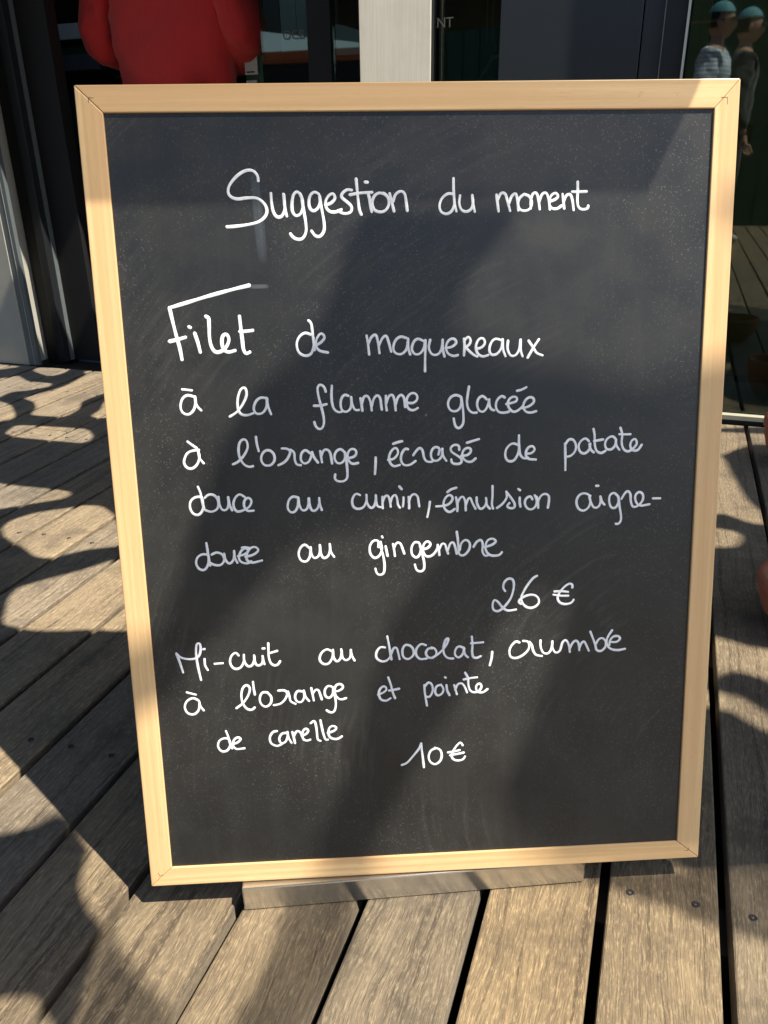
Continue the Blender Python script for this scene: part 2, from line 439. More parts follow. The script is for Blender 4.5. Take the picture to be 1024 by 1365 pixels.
# handwriting strokes in board coordinates (1/10000 m) and the outlines of the sun patches on the deck (m)
TEXT = [('Suggestion',[[(1534,7141),(1530,7185),(1496,7226),(1437,7233),(1361,7199),(1292,7135),(1257,7074),(1266,7018),(1329,6988),(1423,6996),(1516,6991),(1579,6942),(1600,6882),(1578,6829),(1514,6785),(1409,6762),(1296,6750),(1225,6747)],[(1643,7030),(1645,6953),(1656,6873),(1685,6827),(1723,6825),(1757,6871),(1765,6951),(1757,7022)],[(1760,7017),(1763,6924),(1778,6831)],[(1910,7020),(1883,7044),(1850,7021),(1832,6950),(1832,6870),(1861,6833),(1903,6847),(1928,6904),(1927,6975),(1907,7025)],[(1921,6997),(1934,6886),(1949,6778),(1948,6688),(1912,6631),(1864,6626),(1827,6645),(1804,6676)],[(2079,7018),(2046,7039),(2008,7019),(1987,6966),(1990,6903),(2017,6872),(2055,6884),(2085,6934),(2088,7000)],[(2086,7000),(2102,6883),(2118,6775),(2116,6699),(2079,6649),(2036,6650),(2000,6696)],[(2136,6922),(2189,6939),(2228,6980),(2211,7021),(2173,7007),(2139,6954),(2146,6892),(2186,6860),(2243,6863),(2281,6880)],[(2381,7048),(2340,7054),(2296,7023),(2285,6991),(2331,6951),(2377,6906),(2371,6861),(2327,6844),(2280,6852),(2253,6872)],[(2426,7145),(2431,7074),(2439,6967),(2448,6878),(2465,6834)],[(2365,7008),(2427,7018),(2493,7024),(2569,7026)],[(2531,7023),(2545,6966),(2551,6912),(2561,6858)],[(2507,7116),(2530,7114)],[(2682,7008),(2635,7021),(2587,6992),(2566,6930),(2584,6875),(2631,6853),(2688,6865),(2722,6918),(2715,6981),(2673,7017)],[(2731,7013),(2747,6945),(2768,6858)],[(2760,6944),(2786,7007),(2834,7033),(2868,7014),(2882,6943),(2891,6860)]]),('du',[[(3320,6998),(3272,7005),(3215,6964),(3191,6902),(3204,6847),(3252,6825),(3300,6846),(3329,6899),(3329,6944)],[(3323,7136),(3324,7025),(3333,6917),(3348,6849)],[(3383,6985),(3375,6917),(3396,6859),(3443,6843),(3491,6870),(3505,6933),(3497,6987)],[(3497,6983),(3505,6906),(3520,6842)]]),('moment',[[(3723,6987),(3731,6929),(3743,6842)],[(3737,6947),(3765,7001),(3804,6996),(3827,6928),(3851,6844)],[(3839,6906),(3865,6972),(3904,6995),(3920,6926),(3928,6846)],[(3981,6988),(3937,6953),(3924,6899),(3947,6850),(4001,6842),(4040,6861),(4055,6915),(4029,6970),(3981,6988)],[(4044,6861),(4046,6942),(4067,6996),(4096,6999),(4116,6941),(4129,6854)],[(4120,6914),(4150,6986),(4188,6998),(4212,6940),(4225,6849)],[(4222,6921),(4270,6935),(4303,6965),(4279,6996),(4235,6972),(4217,6912),(4237,6863),(4291,6855),(4339,6883)],[(4343,6983),(4352,6919),(4361,6856)],[(4356,6919),(4376,6970),(4414,6982),(4437,6927),(4450,6842)],[(4483,7089),(4485,7008),(4484,6917),(4500,6859),(4544,6844),(4586,6854),(4587,6876)],[(4433,7003),(4501,7002),(4569,7003)]]),('Filet',[[(1400,6224),(1238,6189),(1045,6143),(852,6091),(648,6036)],[(648,6036),(668,5913),(692,5781),(716,5667),(729,5560)],[(625,5730),(693,5743),(775,5764)],[(865,5799),(887,5720),(905,5624)],[(816,5859),(827,5853)],[(979,5951),(1003,5939),(1004,5868),(1000,5755),(1014,5669),(1049,5621),(1107,5629),(1158,5675),(1182,5741),(1160,5785),(1126,5771),(1113,5714),(1124,5647),(1165,5618),(1231,5631)],[(1292,5944),(1298,5842),(1306,5729),(1311,5643),(1333,5598),(1369,5613)],[(1288,5805),(1349,5807),(1407,5813)]]),('de',[[(1955,5761),(1898,5779),(1844,5744),(1816,5678),(1832,5602),(1889,5566),(1948,5583),(1976,5655),(1979,5732)],[(1936,5892),(1960,5869),(1970,5789),(1976,5694),(1984,5617)],[(1980,5655),(2040,5683),(2084,5733),(2053,5772),(2012,5731),(1996,5664),(2027,5612),(2110,5591)]]),('maquereaux',[[(2482,5740),(2493,5663),(2502,5563)],[(2495,5663),(2530,5729),(2570,5747),(2588,5680),(2601,5574)],[(2597,5642),(2628,5708),(2667,5736),(2690,5678),(2713,5585)],[(2863,5708),(2804,5723),(2754,5686),(2733,5619),(2752,5571),(2811,5559),(2861,5606),(2878,5692)],[(2878,5702),(2877,5616),(2895,5554)],[(3020,5679),(2971,5700),(2931,5672),(2910,5605),(2939,5556),(2988,5559),(3028,5612),(3039,5679)],[(3043,5685),(3039,5554),(3036,5457),(3035,5391)],[(3089,5687),(3074,5611),(3107,5548),(3166,5551),(3200,5608),(3209,5685)],[(3209,5681),(3208,5598),(3225,5526)],[(3236,5607),(3295,5615),(3341,5653),(3321,5691),(3272,5683),(3240,5626),(3255,5558),(3314,5528),(3354,5537)],[(3414,5689),(3418,5622),(3413,5533)],[(3414,5664),(3454,5708),(3479,5674),(3463,5630),(3420,5608)],[(3430,5608),(3463,5573),(3509,5533),(3542,5518)],[(3533,5590),(3582,5602),(3618,5646),(3596,5691),(3556,5680),(3529,5619),(3542,5551),(3592,5517),(3646,5529)],[(3771,5667),(3721,5682),(3681,5654),(3658,5587),(3676,5534),(3731,5537),(3775,5594),(3786,5667)],[(3786,5675),(3791,5584),(3815,5515)],[(3840,5660),(3835,5583),(3867,5518),(3915,5523),(3950,5580),(3961,5667)],[(3961,5667),(3962,5570),(3981,5511)],[(4039,5655),(4080,5596),(4120,5537),(4175,5514)],[(4139,5666),(4090,5596),(4031,5495)]]),('à',[[(814,5209),(757,5224),(706,5193),(681,5115),(702,5056),(754,5041),(805,5083),(830,5160),(824,5209)],[(826,5209),(832,5131),(875,5077)],[(711,5280),(757,5275),(799,5268)]]),('la',[[(1145,5010),(1214,5052),(1277,5128),(1317,5215),(1305,5280),(1266,5269),(1232,5188),(1226,5091),(1252,5031),(1310,5018),(1370,5036)],[(1505,5177),(1446,5182),(1399,5145),(1376,5077),(1399,5031),(1458,5035),(1500,5093),(1510,5171)],[(1506,5165),(1516,5092),(1540,5023)]]),('flamme',[[(2074,5222),(2059,5272),(2020,5292),(1997,5263),(2001,5190),(2023,5089),(2042,4998),(2045,4919),(2020,4868),(1986,4869),(1959,4904),(1953,4935)],[(1955,5091),(2018,5091),(2077,5103)],[(2135,5276),(2129,5209),(2129,5131),(2146,5057),(2190,5022),(2225,5029)],[(2290,5177),(2256,5189),(2223,5156),(2212,5095),(2225,5040),(2264,5023),(2305,5053),(2318,5114),(2316,5165)],[(2316,5165),(2323,5103),(2350,5040),(2387,5039)],[(2406,5151),(2414,5095),(2421,5030)],[(2416,5095),(2438,5162),(2473,5172),(2500,5121),(2512,5032)],[(2513,5070),(2534,5142),(2569,5177),(2597,5146),(2604,5078),(2610,5036)],[(2652,5167),(2650,5094),(2657,5028)],[(2657,5099),(2682,5166),(2713,5177),(2735,5125),(2744,5026)],[(2743,5069),(2767,5147),(2802,5174),(2829,5140),(2836,5055)],[(2859,5094),(2920,5092),(2958,5131),(2944,5178),(2899,5186),(2858,5145),(2851,5083),(2873,5034),(2918,5021),(2959,5042)]]),('glacée',[[(3375,5142),(3329,5157),(3278,5133),(3254,5077),(3271,5020),(3311,4999),(3357,5012),(3386,5068),(3383,5136)],[(3383,5136),(3397,5051),(3405,4960),(3402,4880),(3367,4835),(3333,4845),(3316,4888),(3310,4930)],[(3461,5235),(3449,5162),(3440,5084),(3455,5015),(3495,4980),(3535,4981)],[(3633,5107),(3593,5142),(3552,5114),(3539,5058),(3558,5001),(3598,4986),(3633,5021),(3654,5078),(3658,5106)],[(3656,5100),(3662,5038),(3685,5003),(3708,4999)],[(3811,5119),(3782,5136),(3736,5098),(3723,5036),(3748,4984),(3800,4971),(3852,4981)],[(3826,5056),(3881,5066),(3927,5082),(3932,5115),(3903,5128),(3857,5106),(3840,5056),(3864,5001),(3904,4977),(3950,4996),(3985,5029)],[(3985,5012),(4048,5027),(4100,5071),(4088,5111),(4047,5115),(4007,5079),(3993,5023),(4020,4976),(4072,4966),(4121,4979)],[(3931,5181),(3977,5191),(4021,5213)]]),('à',[[(827,4697),(758,4689),(707,4661),(675,4581),(703,4526),(756,4519),(808,4567),(830,4647),(813,4691)],[(820,4683),(828,4617),(864,4566)],[(725,4780),(762,4749),(807,4715)]]),('lorange',[[(1146,4547),(1192,4567),(1253,4625),(1298,4708),(1287,4779),(1256,4788),(1222,4755),(1208,4685),(1216,4607),(1254,4541),(1304,4516),(1339,4523)],[(1383,4808),(1387,4744),(1402,4669)],[(1516,4669),(1472,4674),(1431,4633),(1422,4575),(1451,4529),(1509,4527),(1550,4571),(1547,4636),(1510,4673)],[(1628,4687),(1677,4683),(1707,4657),(1686,4599),(1645,4552),(1586,4524)],[(1708,4672),(1745,4643),(1746,4578),(1765,4525),(1804,4518)],[(1899,4631),(1855,4665),(1815,4634),(1806,4569),(1837,4533),(1882,4548),(1910,4605),(1918,4644)],[(1918,4644),(1935,4591),(1972,4538)],[(1998,4650),(2004,4596),(2011,4541)],[(2007,4602),(2034,4660),(2073,4661),(2097,4619),(2109,4525)],[(2233,4634),(2195,4665),(2149,4637),(2134,4579),(2158,4529),(2203,4527),(2237,4569),(2239,4627)],[(2242,4627),(2251,4536),(2256,4445),(2250,4373),(2210,4344),(2152,4350),(2130,4377),(2136,4416)],[(2263,4572),(2321,4583),(2352,4618),(2337,4657),(2292,4658),(2264,4614),(2269,4555),(2306,4515),(2365,4522)]]),('comma',[[(2538,4571),(2534,4495),(2526,4408)]]),('écrasé',[[(2659,4544),(2717,4554),(2760,4610),(2742,4660),(2701,4641),(2671,4584),(2675,4520),(2715,4478),(2773,4490)],[(2712,4700),(2755,4714),(2801,4723)],[(2857,4642),(2834,4651),(2798,4609),(2785,4540),(2813,4489),(2871,4487),(2930,4524)],[(2908,4582),(2931,4616),(2972,4653),(3001,4626),(3011,4562),(3040,4515),(3092,4511)],[(3156,4581),(3168,4638),(3128,4657),(3093,4629),(3081,4571),(3103,4524),(3150,4523),(3191,4568),(3195,4637)],[(3195,4637),(3202,4568),(3233,4518)],[(3362,4621),(3360,4661),(3319,4674),(3278,4646),(3284,4606),(3336,4569),(3382,4533),(3382,4492),(3335,4480),(3289,4495),(3283,4528)],[(3382,4562),(3440,4566),(3478,4600),(3470,4635),(3429,4636),(3394,4597),(3400,4538),(3440,4502),(3487,4501),(3524,4532)],[(3438,4688),(3493,4704),(3557,4721)]]),('de',[[(3958,4650),(3886,4668),(3830,4617),(3819,4545),(3847,4496),(3903,4498),(3943,4558),(3958,4637)],[(3954,4746),(3955,4653),(3967,4557),(4007,4516),(4048,4522)],[(4023,4563),(4079,4566),(4114,4600),(4094,4636),(4050,4626),(4023,4571),(4044,4514),(4125,4501)]]),('patate',[[(4415,4652),(4420,4535),(4423,4388)],[(4416,4640),(4452,4691),(4499,4684),(4526,4625),(4514,4567),(4473,4527),(4438,4520)],[(4652,4668),(4622,4698),(4576,4676),(4550,4624),(4567,4565),(4614,4546),(4660,4586),(4667,4644)],[(4659,4639),(4672,4586),(4705,4555)],[(4696,4788),(4709,4724),(4712,4643),(4731,4572),(4779,4545),(4822,4567)],[(4705,4669),(4746,4674),(4795,4681)],[(4923,4677),(4892,4710),(4840,4691),(4815,4640),(4831,4587),(4879,4579),(4919,4619),(4925,4677)],[(4923,4671),(4930,4619),(4961,4574)],[(4966,4792),(4986,4728),(4983,4646),(5003,4581),(5051,4553),(5103,4584),(5137,4630),(5121,4677),(5088,4666),(5069,4615),(5092,4567),(5145,4562),(5187,4617)],[(4958,4728),(5009,4725),(5068,4725)]]),('douce',[[(823,4235),(762,4234),(712,4195),(702,4130),(729,4070),(785,4058),(829,4118),(831,4206)],[(793,4335),(814,4272),(823,4199),(839,4110)],[(850,4223),(891,4255),(947,4246),(982,4186),(967,4113),(908,4083),(852,4100)],[(985,4230),(989,4157),(1016,4097),(1060,4103),(1080,4161),(1079,4224)],[(1081,4212),(1088,4146),(1110,4091)],[(1239,4221),(1190,4249),(1140,4203),(1126,4130),(1158,4077),(1224,4090),(1283,4125),(1305,4183),(1274,4213),(1236,4185),(1230,4126),(1259,4081),(1319,4081)]]),('au',[[(1761,4197),(1711,4209),(1669,4170),(1655,4097),(1682,4052),(1726,4058),(1757,4116),(1765,4196)],[(1765,4196),(1772,4123),(1798,4067),(1842,4076),(1863,4134),(1866,4186)],[(1869,4186),(1873,4112),(1899,4059),(1943,4073),(1967,4131),(1969,4185)],[(1969,4182),(1974,4116),(1991,4064)]]),('cumin',[[(2372,4202),(2337,4218),(2305,4186),(2292,4135),(2307,4082),(2352,4062),(2404,4079),(2434,4140),(2436,4202)],[(2436,4192),(2441,4119),(2475,4066),(2511,4086),(2528,4147),(2529,4194)],[(2529,4189),(2532,4127),(2546,4079),(2582,4073)],[(2595,4176),(2593,4114),(2595,4062)],[(2593,4124),(2615,4175),(2646,4190),(2665,4143),(2674,4075)],[(2670,4112),(2691,4173),(2722,4193),(2740,4151),(2746,4088),(2765,4062)],[(2803,4164),(2802,4117),(2796,4074)],[(2763,4276),(2787,4247)],[(2854,4167),(2858,4105),(2857,4051)],[(2855,4116),(2875,4172),(2911,4197),(2944,4170),(2951,4123),(2959,4069)]]),('comma',[[(3066,4111),(3055,4036),(3038,3958)]]),('émulsion',[[(3128,4062),(3199,4065),(3258,4083),(3295,4135),(3270,4174),(3229,4155),(3201,4097),(3216,4031),(3263,3999),(3314,4030)],[(3241,4202),(3276,4228),(3331,4244)],[(3326,4148),(3340,4080),(3339,4008)],[(3337,4080),(3369,4144),(3399,4153),(3420,4095),(3424,4012)],[(3422,4059),(3446,4124),(3469,4141),(3490,4087),(3522,4026)],[(3534,4139),(3537,4079),(3569,4021),(3610,4039),(3632,4088),(3628,4130)],[(3630,4118),(3636,4058),(3667,4021)],[(3693,4250),(3693,4145),(3687,4062),(3699,4020)],[(3738,4025),(3793,4065),(3837,4129),(3832,4188)],[(3832,4188),(3882,4121),(3918,4060),(3912,4021),(3871,4018),(3837,4039),(3864,4071)],[(3967,4124),(3967,4077),(3975,4031)],[(3952,4211),(3970,4198)],[(4095,4102),(4077,4133),(4035,4116),(4018,4069),(4042,4014),(4090,3998),(4131,4035),(4140,4095),(4118,4141)],[(4139,4125),(4152,4071),(4155,4013)],[(4152,4071),(4177,4129),(4218,4154),(4260,4133),(4263,4079),(4253,4010)]]),('aigre-',[[(4683,4117),(4630,4145),(4573,4131),(4542,4069),(4561,3995),(4614,3967),(4665,3997),(4685,4054),(4673,4112)],[(4673,4107),(4690,4049),(4723,3995),(4765,3999),(4789,4051),(4785,4108)],[(4788,4103),(4800,4055),(4829,4023)],[(4738,4217),(4761,4217)],[(4966,4102),(4922,4140),(4881,4116),(4876,4048),(4901,3989),(4943,3987),(4973,4044),(4966,4102)],[(4969,4097),(4983,4002),(5000,3917),(5002,3853),(4978,3817),(4951,3821)],[(5001,4077),(5033,4132),(5063,4155),(5090,4124),(5096,4051),(5122,3989),(5174,4001),(5219,4057),(5216,4120),(5174,4141),(5140,4102),(5151,4038),(5195,4000),(5289,4011)],[(5323,4070),(5397,4068)]]),('douce',[[(838,3651),(788,3656),(739,3625),(721,3565),(748,3507),(798,3494),(838,3546),(851,3628)],[(836,3768),(842,3711),(847,3636),(859,3538)],[(881,3650),(933,3670),(986,3646),(1000,3585),(961,3538),(896,3544),(868,3560)],[(1004,3653),(1012,3592),(1049,3550),(1090,3582),(1102,3642),(1104,3679)],[(1104,3672),(1106,3611),(1129,3558)],[(1140,3625),(1199,3638),(1245,3674),(1225,3705),(1180,3684),(1147,3617),(1166,3564),(1230,3546),(1268,3567)],[(1184,3709),(1218,3712),(1251,3704)],[(1212,3615),(1293,3634),(1346,3678),(1319,3712),(1268,3703),(1228,3644),(1225,3584),(1274,3552),(1374,3571)]]),('au',[[(1849,3682),(1807,3718),(1761,3685),(1741,3618),(1763,3556),(1813,3542),(1852,3591),(1863,3666)],[(1864,3689),(1868,3621),(1895,3574),(1940,3595),(1957,3655),(1956,3708)],[(1959,3693),(1963,3617),(1990,3571),(2035,3592),(2055,3652),(2055,3715)],[(2057,3704),(2063,3636),(2094,3582)]]),('gingembre',[[(2541,3666),(2542,3726),(2498,3735),(2457,3684),(2458,3601),(2501,3553),(2553,3582),(2577,3649),(2564,3718)],[(2563,3665),(2587,3573),(2599,3466),(2585,3390),(2541,3376),(2515,3400),(2505,3442)],[(2614,3671),(2623,3617),(2631,3571)],[(2580,3773),(2584,3764)],[(2689,3691),(2698,3630),(2705,3569)],[(2695,3645),(2726,3704),(2762,3696),(2783,3642),(2800,3588)],[(2947,3696),(2910,3705),(2875,3654),(2878,3577),(2922,3542),(2960,3582),(2968,3650),(2950,3696)],[(2958,3666),(2982,3574),(3000,3481),(2994,3413),(2957,3394),(2920,3415),(2905,3470)],[(2983,3627),(3035,3636),(3068,3677),(3036,3708),(2998,3679),(2990,3604),(3026,3549),(3085,3562),(3131,3621),(3139,3667)],[(3138,3659),(3150,3606),(3155,3560)],[(3150,3613),(3183,3680),(3213,3672),(3227,3618),(3244,3572)],[(3242,3610),(3265,3677),(3294,3691),(3316,3637),(3331,3568)],[(3332,3796),(3343,3712),(3349,3621),(3357,3560),(3405,3550),(3457,3609),(3462,3678),(3421,3710),(3376,3673),(3361,3605)],[(3502,3634),(3532,3683),(3576,3704),(3596,3658),(3591,3582),(3621,3535),(3666,3548)],[(3614,3627),(3688,3647),(3730,3683),(3695,3712),(3643,3694),(3621,3626),(3641,3565),(3688,3535),(3763,3537),(3790,3567)]]),('26',[[(3826,3155),(3805,3194),(3815,3248),(3852,3284),(3894,3283),(3915,3244),(3911,3168),(3885,3081),(3843,3017),(3795,2966),(3748,2942),(3705,2962),(3697,3023),(3716,3066),(3753,3043),(3801,2980),(3854,2945),(3939,2953)],[(4153,3305),(4116,3285),(4053,3206),(4012,3131),(3991,3077),(4008,3016),(4051,2974),(4109,2965),(4167,2999),(4177,3048),(4145,3093),(4086,3106),(4023,3089),(3975,3056),(3965,3029),(3990,3011)]]),('€',[[(4521,3166),(4520,3199),(4488,3209),(4436,3175),(4389,3116),(4369,3062),(4391,3012),(4450,2990),(4514,3003),(4537,3035)],[(4336,3131),(4405,3132),(4477,3121)],[(4326,3097),(4406,3083),(4480,3080)]]),('Mi-cuit',[[(456,2627),(480,2547),(509,2421)],[(456,2627),(495,2585),(564,2562),(642,2565),(688,2601),(705,2676),(697,2727),(670,2722),(656,2653),(658,2539),(671,2424),(685,2332)],[(736,2555),(737,2485),(760,2436)],[(728,2660),(744,2662)],[(835,2498),(916,2502)],[(1082,2578),(1054,2611),(1004,2568),(993,2493),(1032,2436),(1092,2444),(1131,2506),(1136,2582)],[(1136,2582),(1137,2512),(1170,2455),(1212,2464),(1239,2520),(1240,2571)],[(1242,2564),(1244,2494),(1272,2459),(1315,2478),(1326,2529),(1325,2561)],[(1327,2554),(1332,2509),(1340,2473)],[(1330,2642),(1349,2643)],[(1390,2697),(1389,2634),(1387,2558),(1405,2481),(1445,2453),(1482,2467),(1501,2499)],[(1396,2589),(1435,2600),(1477,2611)]]),('au',[[(2030,2584),(1984,2606),(1927,2568),(1905,2499),(1941,2448),(1997,2451),(2037,2514),(2046,2593)],[(2046,2597),(2050,2513),(2083,2468),(2121,2500),(2133,2569),(2131,2599)],[(2134,2585),(2141,2509),(2177,2477),(2220,2506),(2230,2589)],[(2230,2585),(2239,2525),(2264,2472)]]),('chocolat',[[(2581,2599),(2539,2607),(2497,2563),(2489,2494),(2536,2452),(2592,2453),(2631,2491)],[(2608,2718),(2625,2618),(2636,2527),(2646,2467)],[(2639,2517),(2671,2590),(2700,2594),(2717,2534),(2729,2467)],[(2842,2608),(2795,2620),(2762,2572),(2768,2491),(2820,2463),(2874,2507),(2870,2577),(2833,2615)],[(3003,2607),(2956,2623),(2908,2575),(2901,2506),(2944,2458),(3010,2461)],[(3069,2568),(3031,2570),(3002,2521),(3030,2470),(3087,2471),(3116,2516),(3092,2571),(3060,2579)],[(3068,2464),(3144,2515),(3212,2592),(3241,2671),(3212,2662),(3187,2583),(3192,2503),(3230,2457),(3287,2448)],[(3389,2564),(3345,2580),(3312,2548),(3306,2488),(3344,2456),(3388,2494),(3402,2554)],[(3396,2564),(3407,2493),(3440,2456)],[(3482,2680),(3488,2590),(3484,2510),(3497,2453),(3535,2444),(3574,2462)],[(3473,2607),(3526,2609),(3599,2613)]]),('comma',[[(3694,2505),(3687,2431),(3668,2357)]]),('et',[[(2498,2085),(2556,2107),(2589,2142),(2567,2177),(2528,2159),(2504,2099),(2525,2030),(2582,2013),(2625,2038)],[(2607,2271),(2634,2185),(2651,2102),(2674,2036)],[(2613,2124),(2671,2132),(2719,2140)]]),('pointe',[[(2983,2168),(2986,2087),(3007,1938)],[(2983,2148),(3026,2197),(3064,2165),(3067,2093),(3033,2033),(2995,2041)],[(3150,2161),(3112,2152),(3092,2092),(3120,2044),(3169,2068),(3182,2118),(3156,2165)],[(3214,2158),(3221,2096),(3245,2044)],[(3199,2246),(3207,2240)],[(3294,2154),(3309,2102),(3322,2051)],[(3304,2103),(3333,2163),(3375,2171),(3406,2129),(3429,2066)],[(3410,2287),(3439,2229),(3444,2147),(3463,2085),(3506,2063),(3560,2081),(3583,2131),(3560,2162),(3525,2133),(3535,2071),(3593,2058),(3645,2093)],[(3395,2211),(3468,2224),(3535,2229)]]),('crumble',[[(3978,2593),(3945,2608),(3900,2569),(3874,2509),(3888,2440),(3947,2424),(4018,2455),(4070,2507),(4083,2561),(4062,2603),(4017,2608)],[(4082,2596),(4109,2560),(4123,2498),(4156,2449),(4215,2435)],[(4199,2608),(4201,2536),(4234,2466),(4287,2464),(4319,2524),(4324,2592)],[(4321,2585),(4325,2524),(4359,2465),(4405,2486),(4429,2574),(4461,2603),(4488,2571),(4502,2523),(4510,2468)],[(4509,2502),(4534,2563),(4573,2592),(4600,2560),(4610,2484)],[(4609,2511),(4633,2565),(4658,2580),(4682,2536),(4710,2473)],[(4721,2682),(4750,2608),(4778,2531),(4793,2476),(4839,2463),(4884,2506),(4886,2568),(4848,2608),(4809,2592),(4784,2545)],[(4951,2688),(4913,2628),(4895,2574),(4910,2512),(4958,2476),(5024,2466),(5093,2477)],[(4942,2559),(5001,2556),(5040,2589),(5019,2620),(4966,2617),(4931,2573),(4927,2525)]]),('à',[[(641,2108),(589,2135),(524,2103),(498,2036),(524,1971),(585,1954),(639,2001),(652,2088)],[(649,2094),(660,2039),(689,1994)],[(531,2200),(575,2186),(619,2171)]]),('lorange',[[(1026,2002),(1098,2057),(1157,2142),(1176,2218),(1145,2253),(1104,2222),(1084,2135),(1097,2047),(1139,1986),(1187,1978),(1214,2002)],[(1212,2284),(1215,2217),(1224,2144)],[(1357,2161),(1303,2164),(1272,2107),(1281,2038),(1330,2003),(1383,2043),(1390,2111),(1356,2158)],[(1466,2176),(1529,2177),(1558,2142),(1530,2075),(1477,2029),(1413,2018)],[(1565,2162),(1580,2102),(1587,2053),(1636,2022)],[(1710,2155),(1665,2163),(1635,2110),(1650,2050),(1699,2038),(1731,2095),(1728,2164)],[(1728,2164),(1743,2095),(1778,2048)],[(1807,2189),(1817,2121),(1827,2052)],[(1817,2121),(1850,2168),(1879,2166),(1895,2117),(1911,2058)],[(2029,2189),(1984,2206),(1946,2163),(1949,2095),(1988,2070),(2026,2111),(2032,2179)],[(2034,2179),(2047,2090),(2055,2002),(2038,1924),(2000,1906),(1956,1934)],[(2046,2139),(2101,2150),(2138,2184),(2112,2220),(2063,2207),(2046,2139),(2065,2080),(2106,2048),(2163,2061)]]),('de',[[(928,1661),(884,1674),(827,1647),(810,1578),(847,1526),(902,1533),(939,1591),(936,1641)],[(903,1752),(921,1692),(939,1601),(955,1555)],[(958,1600),(1013,1617),(1052,1655),(1021,1677),(979,1649),(964,1590),(994,1545),(1082,1548)]]),('canelle',[[(1429,1726),(1388,1718),(1352,1660),(1363,1590),(1426,1557),(1482,1584)],[(1525,1701),(1478,1694),(1448,1636),(1469,1585),(1514,1602),(1541,1671),(1538,1711)],[(1537,1701),(1549,1640),(1574,1589)],[(1589,1708),(1601,1648),(1611,1581)],[(1601,1658),(1635,1716),(1671,1704),(1687,1654),(1704,1613)],[(1693,1663),(1735,1681),(1758,1720),(1728,1741),(1695,1703),(1696,1633),(1731,1601),(1772,1613)],[(1785,1798),(1823,1822),(1839,1765),(1845,1686),(1851,1605),(1878,1594)],[(1887,1826),(1899,1743),(1914,1662),(1934,1601),(1956,1604)],[(1959,1680),(2020,1697),(2053,1731),(2022,1756),(1979,1739),(1964,1670),(1990,1619),(2054,1605),(2105,1633)]]),('10',[[(2729,1273),(2784,1295),(2863,1385),(2919,1458),(2940,1512)],[(2940,1512),(2945,1431),(2956,1329),(2964,1235)],[(3098,1449),(3043,1426),(3016,1360),(3034,1291),(3088,1263),(3141,1303),(3157,1370),(3137,1430),(3083,1454)]]),('€',[[(3380,1468),(3357,1503),(3302,1447),(3262,1364),(3277,1313),(3332,1293),(3387,1307),(3404,1337)],[(3223,1393),(3286,1400),(3348,1414)],[(3246,1358),(3317,1370),(3392,1383)]])]
